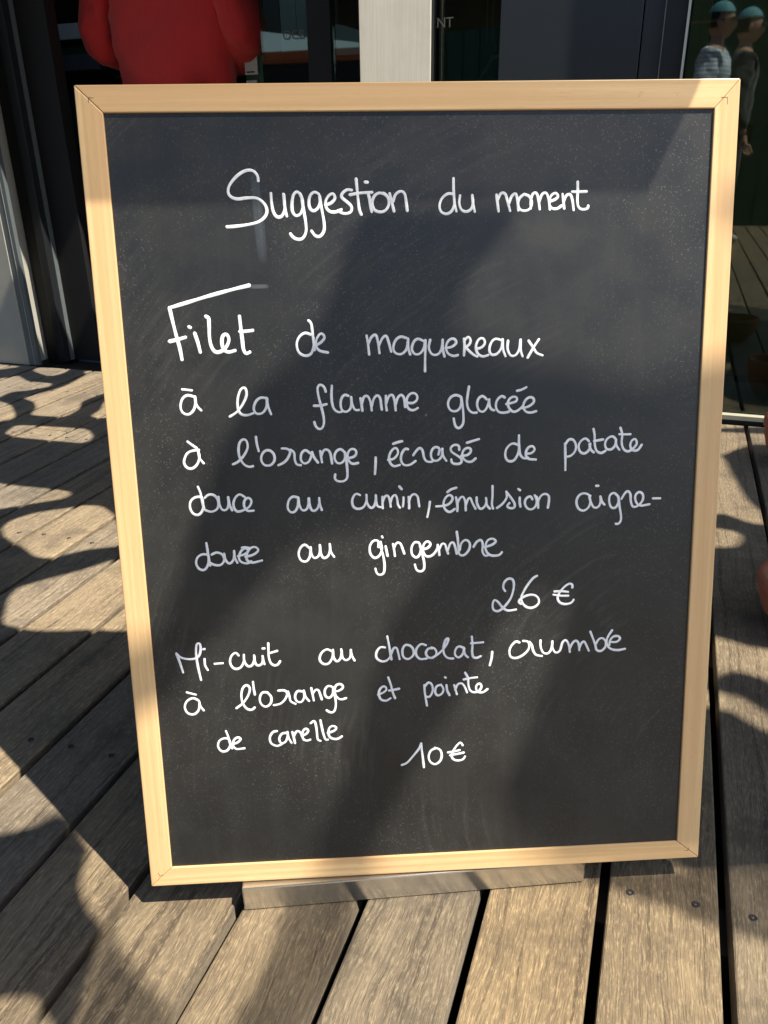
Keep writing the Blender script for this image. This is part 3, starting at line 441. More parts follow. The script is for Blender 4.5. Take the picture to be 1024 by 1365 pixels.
POLY = {'T':[[[-0.707,0.355],[-0.655,0.356],[-0.52,0.357],[-0.384,0.357],[-0.246,0.359],[-0.183,0.359],[-0.128,0.359],[-0.128,0.381],[-0.127,0.394],[-0.128,0.405],[-0.139,0.425],[-0.192,0.443],[-0.77,0.444]]],'seam':[[[-0.683,0.359],[-0.522,0.359],[-0.386,0.36],[-0.249,0.361],[-0.01,0.364]]],'left':[[[-1.511,2.562],[-1.329,2.496],[-1.36,2.465],[-1.459,2.43]],[[-1.246,2.419],[-1.247,2.464],[-1.121,2.439],[-1.12,2.373],[-1.149,2.333],[-1.19,2.358]],[[-1.401,2.285],[-1.334,2.32],[-1.276,2.346],[-1.216,2.267],[-1.123,2.227],[-1.113,2.187],[-1.166,2.144],[-1.222,2.122],[-1.24,2.069],[-1.261,1.934]],[[-1.314,2.067],[-1.22,2.014],[-1.163,1.958],[-1.109,1.841],[-1.123,1.804],[-1.195,1.767]],[[-1.152,2.051],[-1.087,2.136],[-1.052,2.21],[-1.021,2.362],[-0.987,2.381],[-0.899,2.317],[-0.854,2.132],[-0.895,2.08],[-0.942,1.987],[-0.93,1.902],[-0.954,1.826],[-1.059,1.851],[-1.075,1.933],[-1.103,1.994]],[[-1.047,2.387],[-1.007,2.394],[-1.026,2.341]],[[-0.838,2.065],[-0.867,1.98],[-0.857,1.895],[-0.868,1.825],[-0.831,1.799],[-0.78,1.825]],[[-1.077,1.678],[-1.073,1.741],[-1.03,1.744],[-0.861,1.7],[-0.83,1.669],[-0.808,1.62],[-0.81,1.581],[-0.834,1.571],[-0.94,1.606],[-1.038,1.641]],[[-1.03,1.305],[-0.945,1.278],[-0.901,1.26],[-0.82,1.234],[-0.758,1.21],[-0.743,1.19],[-0.754,1.168],[-0.808,1.146],[-0.885,1.118],[-0.945,1.097]],[[-0.837,1.001],[-0.834,1.048],[-0.789,1.089],[-0.735,1.105],[-0.696,1.119],[-0.651,1.111],[-0.612,1.062],[-0.586,1.004],[-0.535,0.907],[-0.616,0.89],[-0.669,0.864],[-0.697,0.856],[-0.725,0.871],[-0.75,0.9],[-0.808,0.954]],[[-0.694,0.624],[-0.711,0.695],[-0.707,0.734],[-0.667,0.763],[-0.605,0.798],[-0.542,0.84],[-0.485,0.788],[-0.44,0.578],[-0.53,0.578],[-0.581,0.577],[-0.627,0.582],[-0.68,0.603]],[[-0.684,0.399],[-0.579,0.298],[-0.512,0.226],[-0.447,0.157],[-0.452,0.149],[-0.459,0.137],[-0.488,0.127],[-0.512,0.12],[-0.566,0.12]],[[-0.392,0.091],[-0.33,0.034],[-0.311,0.023],[-0.337,-0.007],[-0.352,-0.016],[-0.375,0.007],[-0.392,0.038],[-0.395,0.064]],[[-0.473,-0.101],[-0.432,-0.093],[-0.415,-0.091],[-0.397,-0.096],[-0.385,-0.11],[-0.366,-0.133],[-0.354,-0.16],[-0.45,-0.155]]],'front':[[[-0.345,0.045],[-0.343,-0.015],[-0.328,-0.043],[-0.297,-0.081],[-0.265,-0.114],[-0.241,-0.167],[-0.214,-0.169],[-0.205,-0.132],[-0.187,-0.092],[-0.17,-0.047],[-0.161,-0.002],[-0.162,0.054],[-0.32,0.065]],[[-0.075,0.059],[-0.078,-0.005],[-0.086,-0.057],[-0.107,-0.097],[-0.126,-0.14],[-0.132,-0.174],[0.404,-0.207],[0.458,-0.124],[0.349,-0.083],[0.3,-0.06],[0.264,-0.037],[0.222,-0.015],[0.183,0.009],[0.149,0.028],[0.12,0.058]]],'right':[[[0.95,1.498],[1.182,1.438],[1.144,1.367],[1.04,1.389],[0.986,1.363],[0.912,1.312],[0.861,1.289]],[[0.889,1.354],[0.913,1.301],[0.879,1.161],[0.851,1.042],[0.847,0.978],[0.854,0.965],[0.827,0.896],[0.799,0.906],[0.779,0.935],[0.763,0.957],[0.728,0.976]],[[0.693,0.892],[0.726,0.875],[0.746,0.866],[0.749,0.837],[0.72,0.801],[0.683,0.797],[0.656,0.806]],[[0.511,0.48],[0.549,0.466],[0.577,0.444],[0.627,0.419],[0.587,0.342],[0.543,0.372],[0.518,0.383],[0.464,0.368]],[[0.45,0.336],[0.5,0.318],[0.515,0.291],[0.536,0.244],[0.524,0.221],[0.49,0.26],[0.474,0.287],[0.436,0.302]]],'board':[[[-0.688,0.366],[-0.527,0.365],[-0.441,0.364],[-0.391,0.357],[-0.392,0.349],[-0.392,0.331],[-0.386,0.311],[-0.396,0.291],[-0.424,0.278],[-0.432,0.257],[-0.433,0.236],[-0.427,0.206],[-0.422,0.176],[-0.427,0.15],[-0.503,0.151],[-0.574,0.209]],[[-0.239,0.211],[-0.27,0.204],[-0.315,0.195],[-0.344,0.167],[-0.37,0.145],[-0.383,0.117],[-0.424,0.096],[-0.336,-0.02],[-0.135,-0.026],[-0.153,0.023],[-0.159,0.05],[-0.161,0.079],[-0.173,0.112],[-0.184,0.141],[-0.182,0.168],[-0.164,0.194],[-0.19,0.206]],[[-0.061,0.166],[-0.009,0.161],[0.007,0.137],[0.011,0.108],[0.019,0.079],[0.023,0.053],[0.065,0.026],[0.123,-0.034],[-0.046,-0.029],[-0.09,0.026],[-0.089,0.06],[-0.083,0.09],[-0.074,0.114],[-0.069,0.142]],[[-0.236,0.419],[-0.233,0.388],[-0.24,0.363],[-0.242,0.346],[-0.254,0.33],[-0.264,0.31],[-0.226,0.293],[-0.128,0.281],[-0.046,0.273],[0.067,0.293],[-0.07,0.418]]]}

# ------------------------------------------------------------------ ground and deck
bm = bmesh.new()
box(bm, -150, 150, -150, 150, -0.62, -0.45)
g = mesh_obj('ground', bm, M_GROUND, M=MB); tag(g, kind='structure')

deck = empty('deck', mat=MB); tag(deck, kind='structure')
PITCH, GAP, U0 = 0.12601, 0.0112, 0.3102
def plank_mesh(y0, y1):
    w = (PITCH - GAP) / 2
    c = 0.0022
    prof = [(-w, -0.028), (w, -0.028), (w, -c), (w - 0.0006, -0.0008), (w - c, 0.0), (-w + c, 0.0), (-w + 0.0006, -0.0008), (-w, -c)]
    L = (y1 - y0) / 2
    bm = bmesh.new()
    a = [bm.verts.new((x, -L, z)) for x, z in prof]
    b = [bm.verts.new((x, L, z)) for x, z in prof]
    n = len(prof)
    bm.faces.new(a); bm.faces.new(list(reversed(b)))
    for i in range(n):
        j = (i + 1) % n
        bm.faces.new((a[j], a[i], b[i], b[j]))
    me = bpy.data.meshes.new('plank')
    bm.normal_update(); bm.to_mesh(me); bm.free()
    me.materials.append(M_DECK)
    return me
plank_cache = {}
def plank(k, y0, y1):
    key = (round(y0, 3), round(y1, 3))
    if key not in plank_cache: plank_cache[key] = plank_mesh(y0, y1)
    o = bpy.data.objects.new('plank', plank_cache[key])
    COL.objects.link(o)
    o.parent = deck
    # planks towards the left are tinted paler and greyer, the ones in front of the board browner
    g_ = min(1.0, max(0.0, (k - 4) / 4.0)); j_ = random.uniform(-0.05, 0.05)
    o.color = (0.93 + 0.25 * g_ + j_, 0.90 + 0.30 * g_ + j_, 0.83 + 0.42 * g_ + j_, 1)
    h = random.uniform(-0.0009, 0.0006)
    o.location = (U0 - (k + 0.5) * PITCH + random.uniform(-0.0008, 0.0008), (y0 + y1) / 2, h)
    return o

def screw_mesh():
    bm = bmesh.new()
    r1 = [bm.verts.new((0.0046 * math.cos(t * math.pi / 9), 0.0046 * math.sin(t * math.pi / 9), 0.0004)) for t in range(18)]
    r2 = [bm.verts.new((0.0041 * math.cos(t * math.pi / 9), 0.0041 * math.sin(t * math.pi / 9), 0.0008)) for t in range(18)]
    rr = [0.0021 if t % 3 else 0.0014 for t in range(18)]
    r3 = [bm.verts.new((rr[t] * math.cos(t * math.pi / 9), rr[t] * math.sin(t * math.pi / 9), 0.0006)) for t in range(18)]
    r4 = [bm.verts.new((rr[t] * .8 * math.cos(t * math.pi / 9), rr[t] * .8 * math.sin(t * math.pi / 9), -0.0012)) for t in range(18)]
    fs = []
    for a, b, mi in ((r1, r2, 0), (r2, r3, 0), (r3, r4, 1)):
        for t in range(18):
            f = bm.faces.new((a[t], a[(t + 1) % 18], b[(t + 1) % 18], b[t])); f.material_index = mi
    f = bm.faces.new(r4); f.material_index = 1
    me = bpy.data.meshes.new('screw'); bm.normal_update(); bm.to_mesh(me); bm.free()
    me.materials.append(M_SCREW); me.materials.append(M_RECESS)
    return me
SCREW = screw_mesh()
JOISTS = (0.078, 0.622, 1.175, 1.572)
END = 1.838
for k in range(-22, 34):
    # butt joints: seen on two planks, staggered elsewhere
    if k == 14: cuts = [-2.3, 1.218, END]
    elif k == -2: cuts = [-2.3, 1.27, END]
    else: cuts = [random.choice((-2.3, -1.9, -1.5)), END]
    cuts = [-4.6] + cuts
    for a, b in zip(cuts, cuts[1:]):
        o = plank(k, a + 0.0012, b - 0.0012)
        if -5 <= k <= 20:
            for row in JOISTS:
                if a < row - 0.02 < b and not (k <= 3 and -1 <= k and row > 0.5):
                    for s in (-1, 1):
                        sc_ = bpy.data.objects.new('screw', SCREW)
                        COL.objects.link(sc_)
                        sc_.parent = o
                        sc_.location = (s * random.uniform(0.029, 0.036), row + random.uniform(-0.008, 0.008) - (a + b) / 2, 0.0)
                        sc_.rotation_euler = (0, 0, random.uniform(0, 2))
jo = bmesh.new()
for row in (-3.6, -3.0, -2.4, -1.8, -1.2, -0.52) + JOISTS:
    box(jo, -4.0, 3.1, row - 0.03, row + 0.03, -0.10, -0.0295)
o = mesh_obj('joists', jo, M_JOIST, deck)
bm = bmesh.new(); box(bm, -4.0, 3.1, -4.6, 4.2, -0.30, -0.27)
mesh_obj('underlay', bm, M_JOIST, deck)

# ------------------------------------------------------------------ restaurant front
fac = empty('restaurant_front', mat=MB)
tag(fac, 'dark restaurant front with glass doors and grey panels behind the menu board', 'building')
P = lambda nm, mt, *a, **k: box_obj(nm, mt, fac, *a, **k)
# left side: pale column face, grey channel, black gap, charcoal stile, black stile
P('pale_column', M_PALEMETAL, -2.46, -2.1345, 1.845, 2.1, 0.0, 3.0)
ch = P('grey_channel', M_GREYMETAL, -2.133, -2.090, 1.848, 1.866, 0.0, 3.0)
box_obj('seam', M_PALEMETAL, ch, -2.1085, -2.1065, 1.8465, 1.8475, 0.002, 3.0, bevel=0)
P('side_wall', M_BLACK, -4.0, -2.462, 1.86, 2.1, 0.0, 3.0)
P('door_post', M_BLACK, -2.133, -2.066, 1.95, 2.08, -0.02, 3.0)
P('charcoal_stile', M_DARKMETAL, -2.064, -2.028, 1.925, 2.04, 0.0, 3.0)
P('edge_trim', M_GREYMETAL, -2.0275, -2.0245, 1.955, 1.985, 0.0, 3.0, bevel=0)
P('black_stile', M_BLACK, -2.024, -1.900, 1.975, 2.03, 0.0, 3.0)
P('threshold', M_DARKMETAL, -2.064, -0.745, 1.842, 2.2, -0.05, -0.012)
P('threshold_ridge', M_GREYMETAL, -2.02, -0.745, 1.985, 2.02, -0.011, 0.012)
# glazed leaf with dark post, mullion, second leaf
P('door_stile', M_BLACK, -0.962, -0.885, 1.985, 2.03, 0.0, 3.0)
P('glass_pane', M_GLASS, -1.125, -0.9635, 2.0, 2.008, 0.0, 2.9, bevel=0)
P('glass_pane', M_GLASS, -0.8835, -0.742, 2.0, 2.008, 0.0, 2.9, bevel=0)
# column clad in brushed metal, its face turned a little to the right
cl = bmesh.new()
prism(cl, [(-0.738, 1.836), (-0.5430, 1.888), (-0.5430, 1.893), (-0.738, 1.893)], 0.0, 3.0)
mesh_obj('clad_column', cl, M_COLUMN, fac, bevel=0.002)
P('column_core', M_BLACK, -0.736, -0.5450, 1.894, 1.99, 0.0, 3.0)
P('glass_pane', M_GLASS, -0.536, -0.351, 1.95, 1.958, 0.0, 2.9, bevel=0)
P('slate_panel', M_SLATEPANEL, -0.350, 0.0235, 1.90, 1.96, 0.0, 3.0)
P('slate_panel', M_SLATEPANEL, 0.0265, 0.0765, 1.903, 1.96, 0.0, 3.0)
P('bright_strip', M_BRIGHTEDGE, 0.0775, 0.0795, 1.893, 1.95, 0.0, 3.0, bevel=0)
P('slate_panel', M_DARKMETAL, 0.0805, 0.1325, 1.88, 1.96, 0.0, 3.0)
P('bright_strip', M_BRIGHTEDGE, 0.1335, 0.1395, 1.858, 1.92, 0.0, 3.0, bevel=0)
P('glass_pane', M_GLASS, 0.1405, 2.9, 1.868, 1.876, 0.03, 2.9, bevel=0)
P('olive_post', M_OLIVE, 0.145, 0.192, 1.92, 2.0, 0.0, 3.0)
P("sill", M_LETTER, 0.1405, 3.1, 1.846, 1.90, 0.0112, 0.026)
P('base_rail', M_BLACK, 0.14, 3.1, 1.848, 1.90, -0.05, 0.0105)
P('right_return', M_BLACK, 2.91, 3.2, 1.86, 2.0, 0.0, 3.0)
P('curtain', M_OLIVE, 0.235, 3.0, 2.35, 2.38, 0.0, 2.9)
P('inner_kerb', M_GREYMETAL, 0.20, 3.0, 1.95, 2.02, 0.026, 0.10)
# shell
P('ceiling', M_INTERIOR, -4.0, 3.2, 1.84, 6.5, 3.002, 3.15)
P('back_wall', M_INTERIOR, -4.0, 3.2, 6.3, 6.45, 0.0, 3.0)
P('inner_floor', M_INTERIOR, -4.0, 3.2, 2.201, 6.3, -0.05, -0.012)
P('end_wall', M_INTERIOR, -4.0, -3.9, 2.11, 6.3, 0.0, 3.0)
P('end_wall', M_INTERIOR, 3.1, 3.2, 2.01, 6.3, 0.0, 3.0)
# notice stickers beside the doorway
# lettering on the glass
def lettering(name, text, size, mat, u, d, z, align='LEFT', parent=fac, flip=False):
    c = bpy.data.curves.new(name, 'FONT')
    c.body = text; c.size = size; c.align_x = align; c.extrude = 0.0004
    c.materials.append(mat)
    o = bpy.data.objects.new(name, c); COL.objects.link(o); o.parent = parent
    o.location = (u, d, z); o.rotation_euler = (rad(90), 0, 0)
    bpy.context.view_layer.update()
    me = bpy.data.meshes.new_from_object(o)
    m_ = bpy.data.objects.new(name, me); COL.objects.link(m_); m_.parent = parent
    m_.location = o.location; m_.rotation_euler = o.rotation_euler
    bpy.data.objects.remove(o)
    return m_
lettering('lettering', 'RESTAURANT', 0.036, M_LETTER, -0.4940, 1.9480, 1.060, 'RIGHT')
lettering('lettering', 'OCB', 0.036, M_LETTER2, -1.050, 1.9985, 1.058, 'LEFT')

# ------------------------------------------------------------------ things inside
def inside(name, label, cat, M=MB):
    o = empty(name, mat=M); tag(o, label, cat); return o
t = inside('serving_counter', 'green serving counter with a pale lit shelf left of the red sweater', 'counter')
box_obj('counter_front', M_GREEN, t, -3.3, -2.42, 2.95, 3.3, 0.0, 1.20)
box_obj('counter_top', M_BLACK, t, -3.32, -2.40, 2.93, 3.32, 1.201, 1.215)
box_obj('shelf_edge', M_GREYMETAL, t, -3.3, -2.42, 2.925, 2.948, 1.09, 1.155)
box_obj('drawer_gap', M_BLACK, t, -3.3, -2.3, 2.93, 2.948, 1.01, 1.088)
t = inside('till_box', 'pale till box with a bright edge standing on the green counter', 'till')
box_obj('case', M_WHITEPANEL, t, -2.74, -2.42, 3.0, 3.2, 1.217, 1.29)
box_obj('lit_edge', M_PLASTIC, t, -2.735, -2.43, 2.992, 2.999, 1.225, 1.236)
t = inside('drawer_unit', 'black drawer unit with thin bright handles beside the red sweater', 'drawers')
box_obj('case', M_BLACK, t, -2.25, -1.70, 2.75, 3.1, 0.0, 1.10)
for z in (0.90, 0.975, 1.04):
    box_obj('handle', M_GREYMETAL, t, -2.20, -1.72, 2.738, 2.748, z, z + 0.005, bevel=0)
t = inside('reflection_panels', 'tall white panels with an orange band, in place of a reflection in the glass', 'reflection_prop')  # white panels added to stand in for an outdoor reflection in the glass
box_obj('bright_panel', M_WHITEPANEL, t, -1.5225, -1.450, 3.0, 3.3, 1.129, 1.9)
box_obj('bright_panel', M_WHITEPANEL, t, -1.448, -1.375, 3.0, 3.3, 1.129, 1.9)
box_obj('band', M_ORANGE, t, -1.60, -1.375, 2.99, 3.3, 1.10, 1.127)
box_obj('base', M_BLACK, t, -1.60, -1.375, 3.0, 3.3, 0.0, 1.098)
box_obj('side_panel', M_GREYMETAL, t, -1.60, -1.5245, 3.0, 3.3, 1.129, 1.9)
t = inside('reflection_panels', 'lower white panel with a sloping top, in place of a reflection in the glass', 'reflection_prop')  # sloping white panel, likewise in place of a bright reflected patch
bm = bmesh.new()
q = [(-1.300, 1.107), (-1.165, 1.107), (-1.165, 1.192), (-1.235, 1.213), (-1.300, 1.227)]
a = [bm.verts.new((x, 3.0, z)) for x, z in q]; b = [bm.verts.new((x, 3.3, z)) for x, z in q]
bm.faces.new(a); bm.faces.new(list(reversed(b)))
for i in range(5):
    j = (i + 1) % 5
    bm.faces.new((a[j], a[i], b[i], b[j]))
mesh_obj('front_panel', bm, M_WHITEPANEL, t)
box_obj('base', M_BLACK, t, -1.300, -1.165, 3.0, 3.3, 0.0, 1.106)
t = inside('notice_post', 'green post with two white notices right of the red sweater', 'post')
box_obj('post', M_GREEN, t, -1.300, -1.232, 2.22, 2.25, 0.0, 1.06)
s1 = box_obj('notice', M_PLASTIC, t, -1.299, -1.250, 2.212, 2.219, 0.985, 1.042)
box_obj('printed_line', M_BLACK, s1, -1.292, -1.262, 2.2105, 2.2118, 0.991, 0.995, bevel=0)
box_obj('printed_line', M_BLACK, s1, -1.292, -1.27, 2.2105, 2.2118, 1.030, 1.033, bevel=0)
s2 = box_obj('notice', M_PLASTIC, t, -1.297, -1.256, 2.212, 2.219, 0.938, 0.968)
for k in range(3):
    box_obj('printed_dot', M_BLACK, s2, -1.288 + k * 0.009, -1.283 + k * 0.009, 2.2105, 2.2118, 0.951, 0.957, bevel=0)
# a cafe chair behind the second pane
def tube(bm, pts, r, n=8):
    rings = []
    for i, p_ in enumerate(pts):
        p_ = Vector(p_)
        dvec = (Vector(pts[min(i + 1, len(pts) - 1)]) - Vector(pts[max(i - 1, 0)])).normalized()
        a_ = dvec.orthogonal().normalized(); b_ = dvec.cross(a_)
        rings.append([bm.verts.new(p_ + (a_ * math.cos(2 * math.pi * k / n) + b_ * math.sin(2 * math.pi * k / n)) * r) for k in range(n)])
    for a_, b_ in zip(rings, rings[1:]):
        for k in range(n): bm.faces.new((a_[k], a_[(k + 1) % n], b_[(k + 1) % n], b_[k]))
    bm.faces.new(list(reversed(rings[0]))); bm.faces.new(rings[-1])
t = inside('bar_stool', 'dark bar stool with a curved back behind the narrow glass pane', 'stool')
for x, y in ((-0.62, 2.7), (-0.42, 2.7), (-0.62, 2.95), (-0.42, 2.95)):
    b_ = bmesh.new(); tube(b_, [(x, y, 0), (x * 0.9 - 0.052, y, 0.82)], 0.012); mesh_obj('leg', b_, M_DARKMETAL, t, smooth=True)
box_obj('seat', M_GREYMETAL, t, -0.66, -0.40, 2.66, 2.98, 0.82, 0.86, bevel=0.01)
b_ = bmesh.new(); tube(b_, [(-0.66, 2.97, 0.86), (-0.655, 2.98, 0.98), (-0.60, 3.0, 1.07), (-0.50, 3.01, 1.09), (-0.43, 3.0, 1.06), (-0.405, 2.98, 0.98), (-0.40, 2.97, 0.86)], 0.010)
mesh_obj('back_hoop', b_, M_GREYMETAL, t, smooth=True)
t = inside('hanging_rods', 'thin bright rods hanging behind the narrow glass pane', 'rods')
for x in (-0.475, -0.456):
    b_ = bmesh.new(); tube(b_, [(x, 2.3, 1.05), (x, 2.3, 2.9)], 0.0016, 6); mesh_obj('rod', b_, M_LETTER, t, smooth=True)

# ------------------------------------------------------------------ people
def skin_obj(name, V, E_, mat, parent, sub=2, root=0):
    me = bpy.data.meshes.new(name)
    bm = bmesh.new()
    lay = bm.verts.layers.skin.verify()
    vs = []
    for i, (p_, r_) in enumerate(V):
        v = bm.verts.new(p_)
        v[lay].radius = r_ if isinstance(r_, tuple) else (r_, r_)
        v[lay].use_root = (i == root)
        vs.append(v)
    for a_, b_ in E_: bm.edges.new((vs[a_], vs[b_]))
    bm.to_mesh(me); bm.free()
    me.materials.append(mat)
    o = bpy.data.objects.new(name, me); COL.objects.link(o); o.parent = parent
    m = o.modifiers.new('skin', 'SKIN'); m.use_smooth_shade = True
    s = o.modifiers.new('sub', 'SUBSURF'); s.levels = s.render_levels = sub
    return o

def person(label, M, top, legs, cap=False, elbows=None, wrists=None, group=None):
    """faces local +y, right hand at +x"""
    r = empty('person', mat=M); tag(r, label, 'person', group)
    el = elbows or ((-0.27, -0.02, 1.10), (0.27, -0.02, 1.10))
    wr = wrists or ((-0.30, 0.06, 0.86), (0.30, 0.06, 0.86))
    V = [((0, 0, 0.96), (0.15, 0.105)), ((0, 0, 1.12), (0.135, 0.095)), ((0, 0.0, 1.32), (0.155, 0.105)), ((0, 0, 1.44), (0.11, 0.08)), ((0, 0.005, 1.52), 0.052), ((0, 0.015, 1.60), 0.06)]
    E_ = [(0, 1), (1, 2), (2, 3), (3, 4), (4, 5)]
    for s, sx in ((0, -1), (1, 1)):
        b = len(V)
        V += [((sx * 0.185, 0, 1.43), 0.052), (el[s], 0.038), (wr[s], 0.026)]
        E_ += [(3, b), (b, b + 1), (b + 1, b + 2)]
    for sx in (-1, 1):
        b = len(V)
        V += [((sx * 0.095, 0, 0.88), 0.085), ((sx * 0.105, 0.02, 0.50), 0.055), ((sx * 0.11, -0.01, 0.10), 0.036), ((sx * 0.12, 0.10, 0.045), (0.04, 0.03)), ((sx * 0.125, 0.16, 0.035), (0.035, 0.022))]
        E_ += [(0, b), (b, b + 1), (b + 1, b + 2), (b + 2, b + 3), (b + 3, b + 4)]
    skin_obj('body', V, E_, M_SKIN, r)
    # head with nose, chin, ears and eyes
    bm = bmesh.new()
    bmesh.ops.create_uvsphere(bm, u_segments=24, v_segments=18, radius=1.0)
    for v in bm.verts:
        x, y, z = v.co
        w = 0.078 * (1 - 0.16 * max(0, -z)) ; dpt = 0.098
        v.co = Vector((x * w, y * dpt + (0.012 * max(0, -z) if y > 0 else 0.0), z * 0.118))
        if y > 0.85 and abs(x) < 0.2 and -0.35 < z < 0.1: v.co.y += 0.018 * (1 - abs(x) / 0.2)
        if y > 0.8 and abs(abs(x) - 0.35) < 0.15 and 0.0 < z < 0.25: v.co.y -= 0.006
    hd = mesh_obj('head', bm, M_SKIN, r, smooth=True); hd.location = (0, 0.02, 1.655)
    for sx in (-1, 1):
        b = bmesh.new(); bmesh.ops.create_uvsphere(b, u_segments=10, v_segments=8, radius=1.0)
        for v in b.verts: v.co = Vector((v.co.x * 0.010, v.co.y * 0.018, v.co.z * 0.03))
        e = mesh_obj('ear', b, M_SKIN, hd, smooth=True); e.location = (sx * 0.078, -0.005, -0.005)
        b = bmesh.new(); bmesh.ops.create_uvsphere(b, u_segments=10, v_segments=8, radius=0.011)
        e = mesh_obj('eye', b, M_BLACK, hd, smooth=True); e.location = (sx * 0.029, 0.083, 0.012)
    b = bmesh.new(); bmesh.ops.create_uvsphere(b, u_segments=12, v_segments=8, radius=1.0)
    for v in b.verts: v.co = Vector((v.co.x * 0.024, v.co.y * 0.006, v.co.z * 0.006))
    e = mesh_obj('mouth', b, M_TERRA, hd, smooth=True); e.location = (0, 0.093, -0.062)
    # hair shell
    bm = bmesh.new(); bmesh.ops.create_uvsphere(bm, u_segments=24, v_segments=16, radius=1.0)
    bmesh.ops.delete(bm, geom=[v for v in bm.verts if v.co.z < (-0.45 if v.co.y < 0.1 else 0.45)], context='VERTS')
    for v in bm.verts: v.co = Vector((v.co.x * 0.085, v.co.y * 0.105, v.co.z * 0.126))
    h = mesh_obj('hair', bm, M_HAIR, r, smooth=True); h.location = (0, 0.012, 1.662)
    if cap:
        bm = bmesh.new(); bmesh.ops.create_uvsphere(bm, u_segments=24, v_segments=16, radius=1.0)
        bmesh.ops.delete(bm, geom=[v for v in bm.verts if v.co.z < 0.38], context='VERTS')
        for v in bm.verts: v.co = Vector((v.co.x * 0.090, v.co.y * 0.110, v.co.z * 0.130))
        c_ = mesh_obj('cap', bm, M_CAP, r, smooth=True); c_.location = (0, 0.014, 1.668)
        bm = bmesh.new()
        pts = [(0.07 * math.cos(a_), 0.09 + 0.075 * math.sin(a_)) for a_ in [k * math.pi / 10 for k in range(11)]]
        prism(bm, pts, 0, 0.004)
        v_ = mesh_obj('visor', bm, M_CAP, c_); v_.location = (0, 0.0, 0.03); v_.rotation_euler = (rad(-12), 0, 0)
    # sweater or shirt
    V = [((0, 0, 0.88), (0.232, 0.14)), ((0, 0, 1.06), (0.244, 0.14)), ((0, 0, 1.30), (0.25, 0.14)), ((0, 0, 1.425), (0.15, 0.10)), ((0, 0, 1.475), (0.075, 0.07))]
    E_ = [(0, 1), (1, 2), (2, 3), (3, 4)]
    for s, sx in ((0, -1), (1, 1)):
        b = len(V)
        e_ = Vector(el[s]); w_ = Vector(wr[s])
        V += [((sx * 0.19, 0, 1.41), 0.085), (tuple((e_ * 0.55 + Vector((sx * 0.21, 0, 1.41)) * 0.45)), 0.082), (el[s], 0.075), (tuple(e_ * 0.5 + w_ * 0.5), 0.066), (tuple(e_ * 0.12 + w_ * 0.88), 0.042)]
        E_ += [(3, b), (b, b + 1), (b + 1, b + 2), (b + 2, b + 3), (b + 3, b + 4)]
    tp = skin_obj('sweater' if top is M_RED else 'shirt', V, E_, top, r, sub=3)
    fold = bpy.data.textures.new('cloth_folds', 'CLOUDS'); fold.noise_scale = 0.16; fold.noise_depth = 2
    dm = tp.modifiers.new('folds', 'DISPLACE'); dm.texture = fold; dm.strength = 0.055; dm.mid_level = 0.5; dm.texture_coords = 'LOCAL'
    fold2 = bpy.data.textures.new('cloth_creases', 'CLOUDS'); fold2.noise_scale = 0.055; fold2.noise_depth = 1
    dm = tp.modifiers.new('creases', 'DISPLACE'); dm.texture = fold2; dm.strength = 0.02; dm.texture_coords = 'LOCAL'
    V = [((0, 0, 0.95), (0.155, 0.115))]; E_ = []
    for sx in (-1, 1):
        b = len(V)
        V += [((sx * 0.10, 0, 0.86), 0.105), ((sx * 0.105, 0.02, 0.50), 0.075), ((sx * 0.11, -0.01, 0.11), 0.062)]
        E_ += [(0, b), (b, b + 1), (b + 1, b + 2)]
    skin_obj('trousers', V, E_, legs, r)
    for sx in (-1, 1):
        V = [((sx * 0.11, -0.05, 0.045), 0.042), ((sx * 0.115, 0.04, 0.045), 0.044), ((sx * 0.125, 0.17, 0.035), (0.042, 0.03))]
        skin_obj('shoe', V, [(0, 1), (1, 2)], M_SHOE, r)
    for s, sx in ((0, -1), (1, 1)):
        w_ = Vector(wr[s]); dv = (w_ - Vector(el[s])).normalized()
        side = dv.cross(Vector((sx, 0.2, 0.1))).normalized()
        out = dv.cross(side).normalized()
        V = [(tuple(w_), 0.024), (tuple(w_ + dv * 0.05), (0.034, 0.016)), (tuple(w_ + dv * 0.085), (0.036, 0.014))]; E_ = [(0, 1), (1, 2)]
        for f_, ln in zip((-1.5, -0.5, 0.5, 1.5), (0.06, 0.075, 0.08, 0.068)):
            b = len(V); base = w_ + dv * 0.09 + side * f_ * 0.019
            V += [(tuple(base), 0.0088), (tuple(base + dv * ln * 0.55 - out * 0.006), 0.008), (tuple(base + dv * ln - out * 0.02), 0.0068)]
            E_ += [(2, b), (b, b + 1), (b + 1, b + 2)]
        b = len(V); base = w_ + dv * 0.035 - side * 0.032
        V += [(tuple(base), 0.011), (tuple(base + dv * 0.035 - side * 0.018), 0.0095), (tuple(base + dv * 0.062 - side * 0.016 - out * 0.008), 0.008)]
        E_ += [(1, b), (b, b + 1), (b + 1, b + 2)]
        skin_obj('hand', V, E_, M_SKIN, r, sub=1)
    return r

def at(u, d, z=0.0, yaw=0.0):
    return MB @ Matrix.Translation((u, d, z)) @ Matrix.Rotation(yaw, 4, 'Z')
person('person in a plain red sweater seen from behind, standing in the doorway with bent arms', at(-1.548, 2.18, -0.012, 0.0), M_RED, M_JEANS,
       elbows=((-0.308, -0.02, 1.10), (0.300, -0.02, 1.10)), wrists=((-0.08, 0.24, 1.06), (0.08, 0.24, 1.06)))
person('person in a teal cap and striped shirt, mirrored in the right-hand glass', at(0.29, -2.70, 0, rad(-80)) @ Matrix.Scale(0.92, 4), M_STRIPE, M_JEANS, cap=True)
person('person in a teal cap behind the striped shirt, mirrored at the glass edge', at(0.50, -3.10, 0, rad(-95)) @ Matrix.Scale(0.92, 4), M_JEANS, M_JEANS, cap=True)

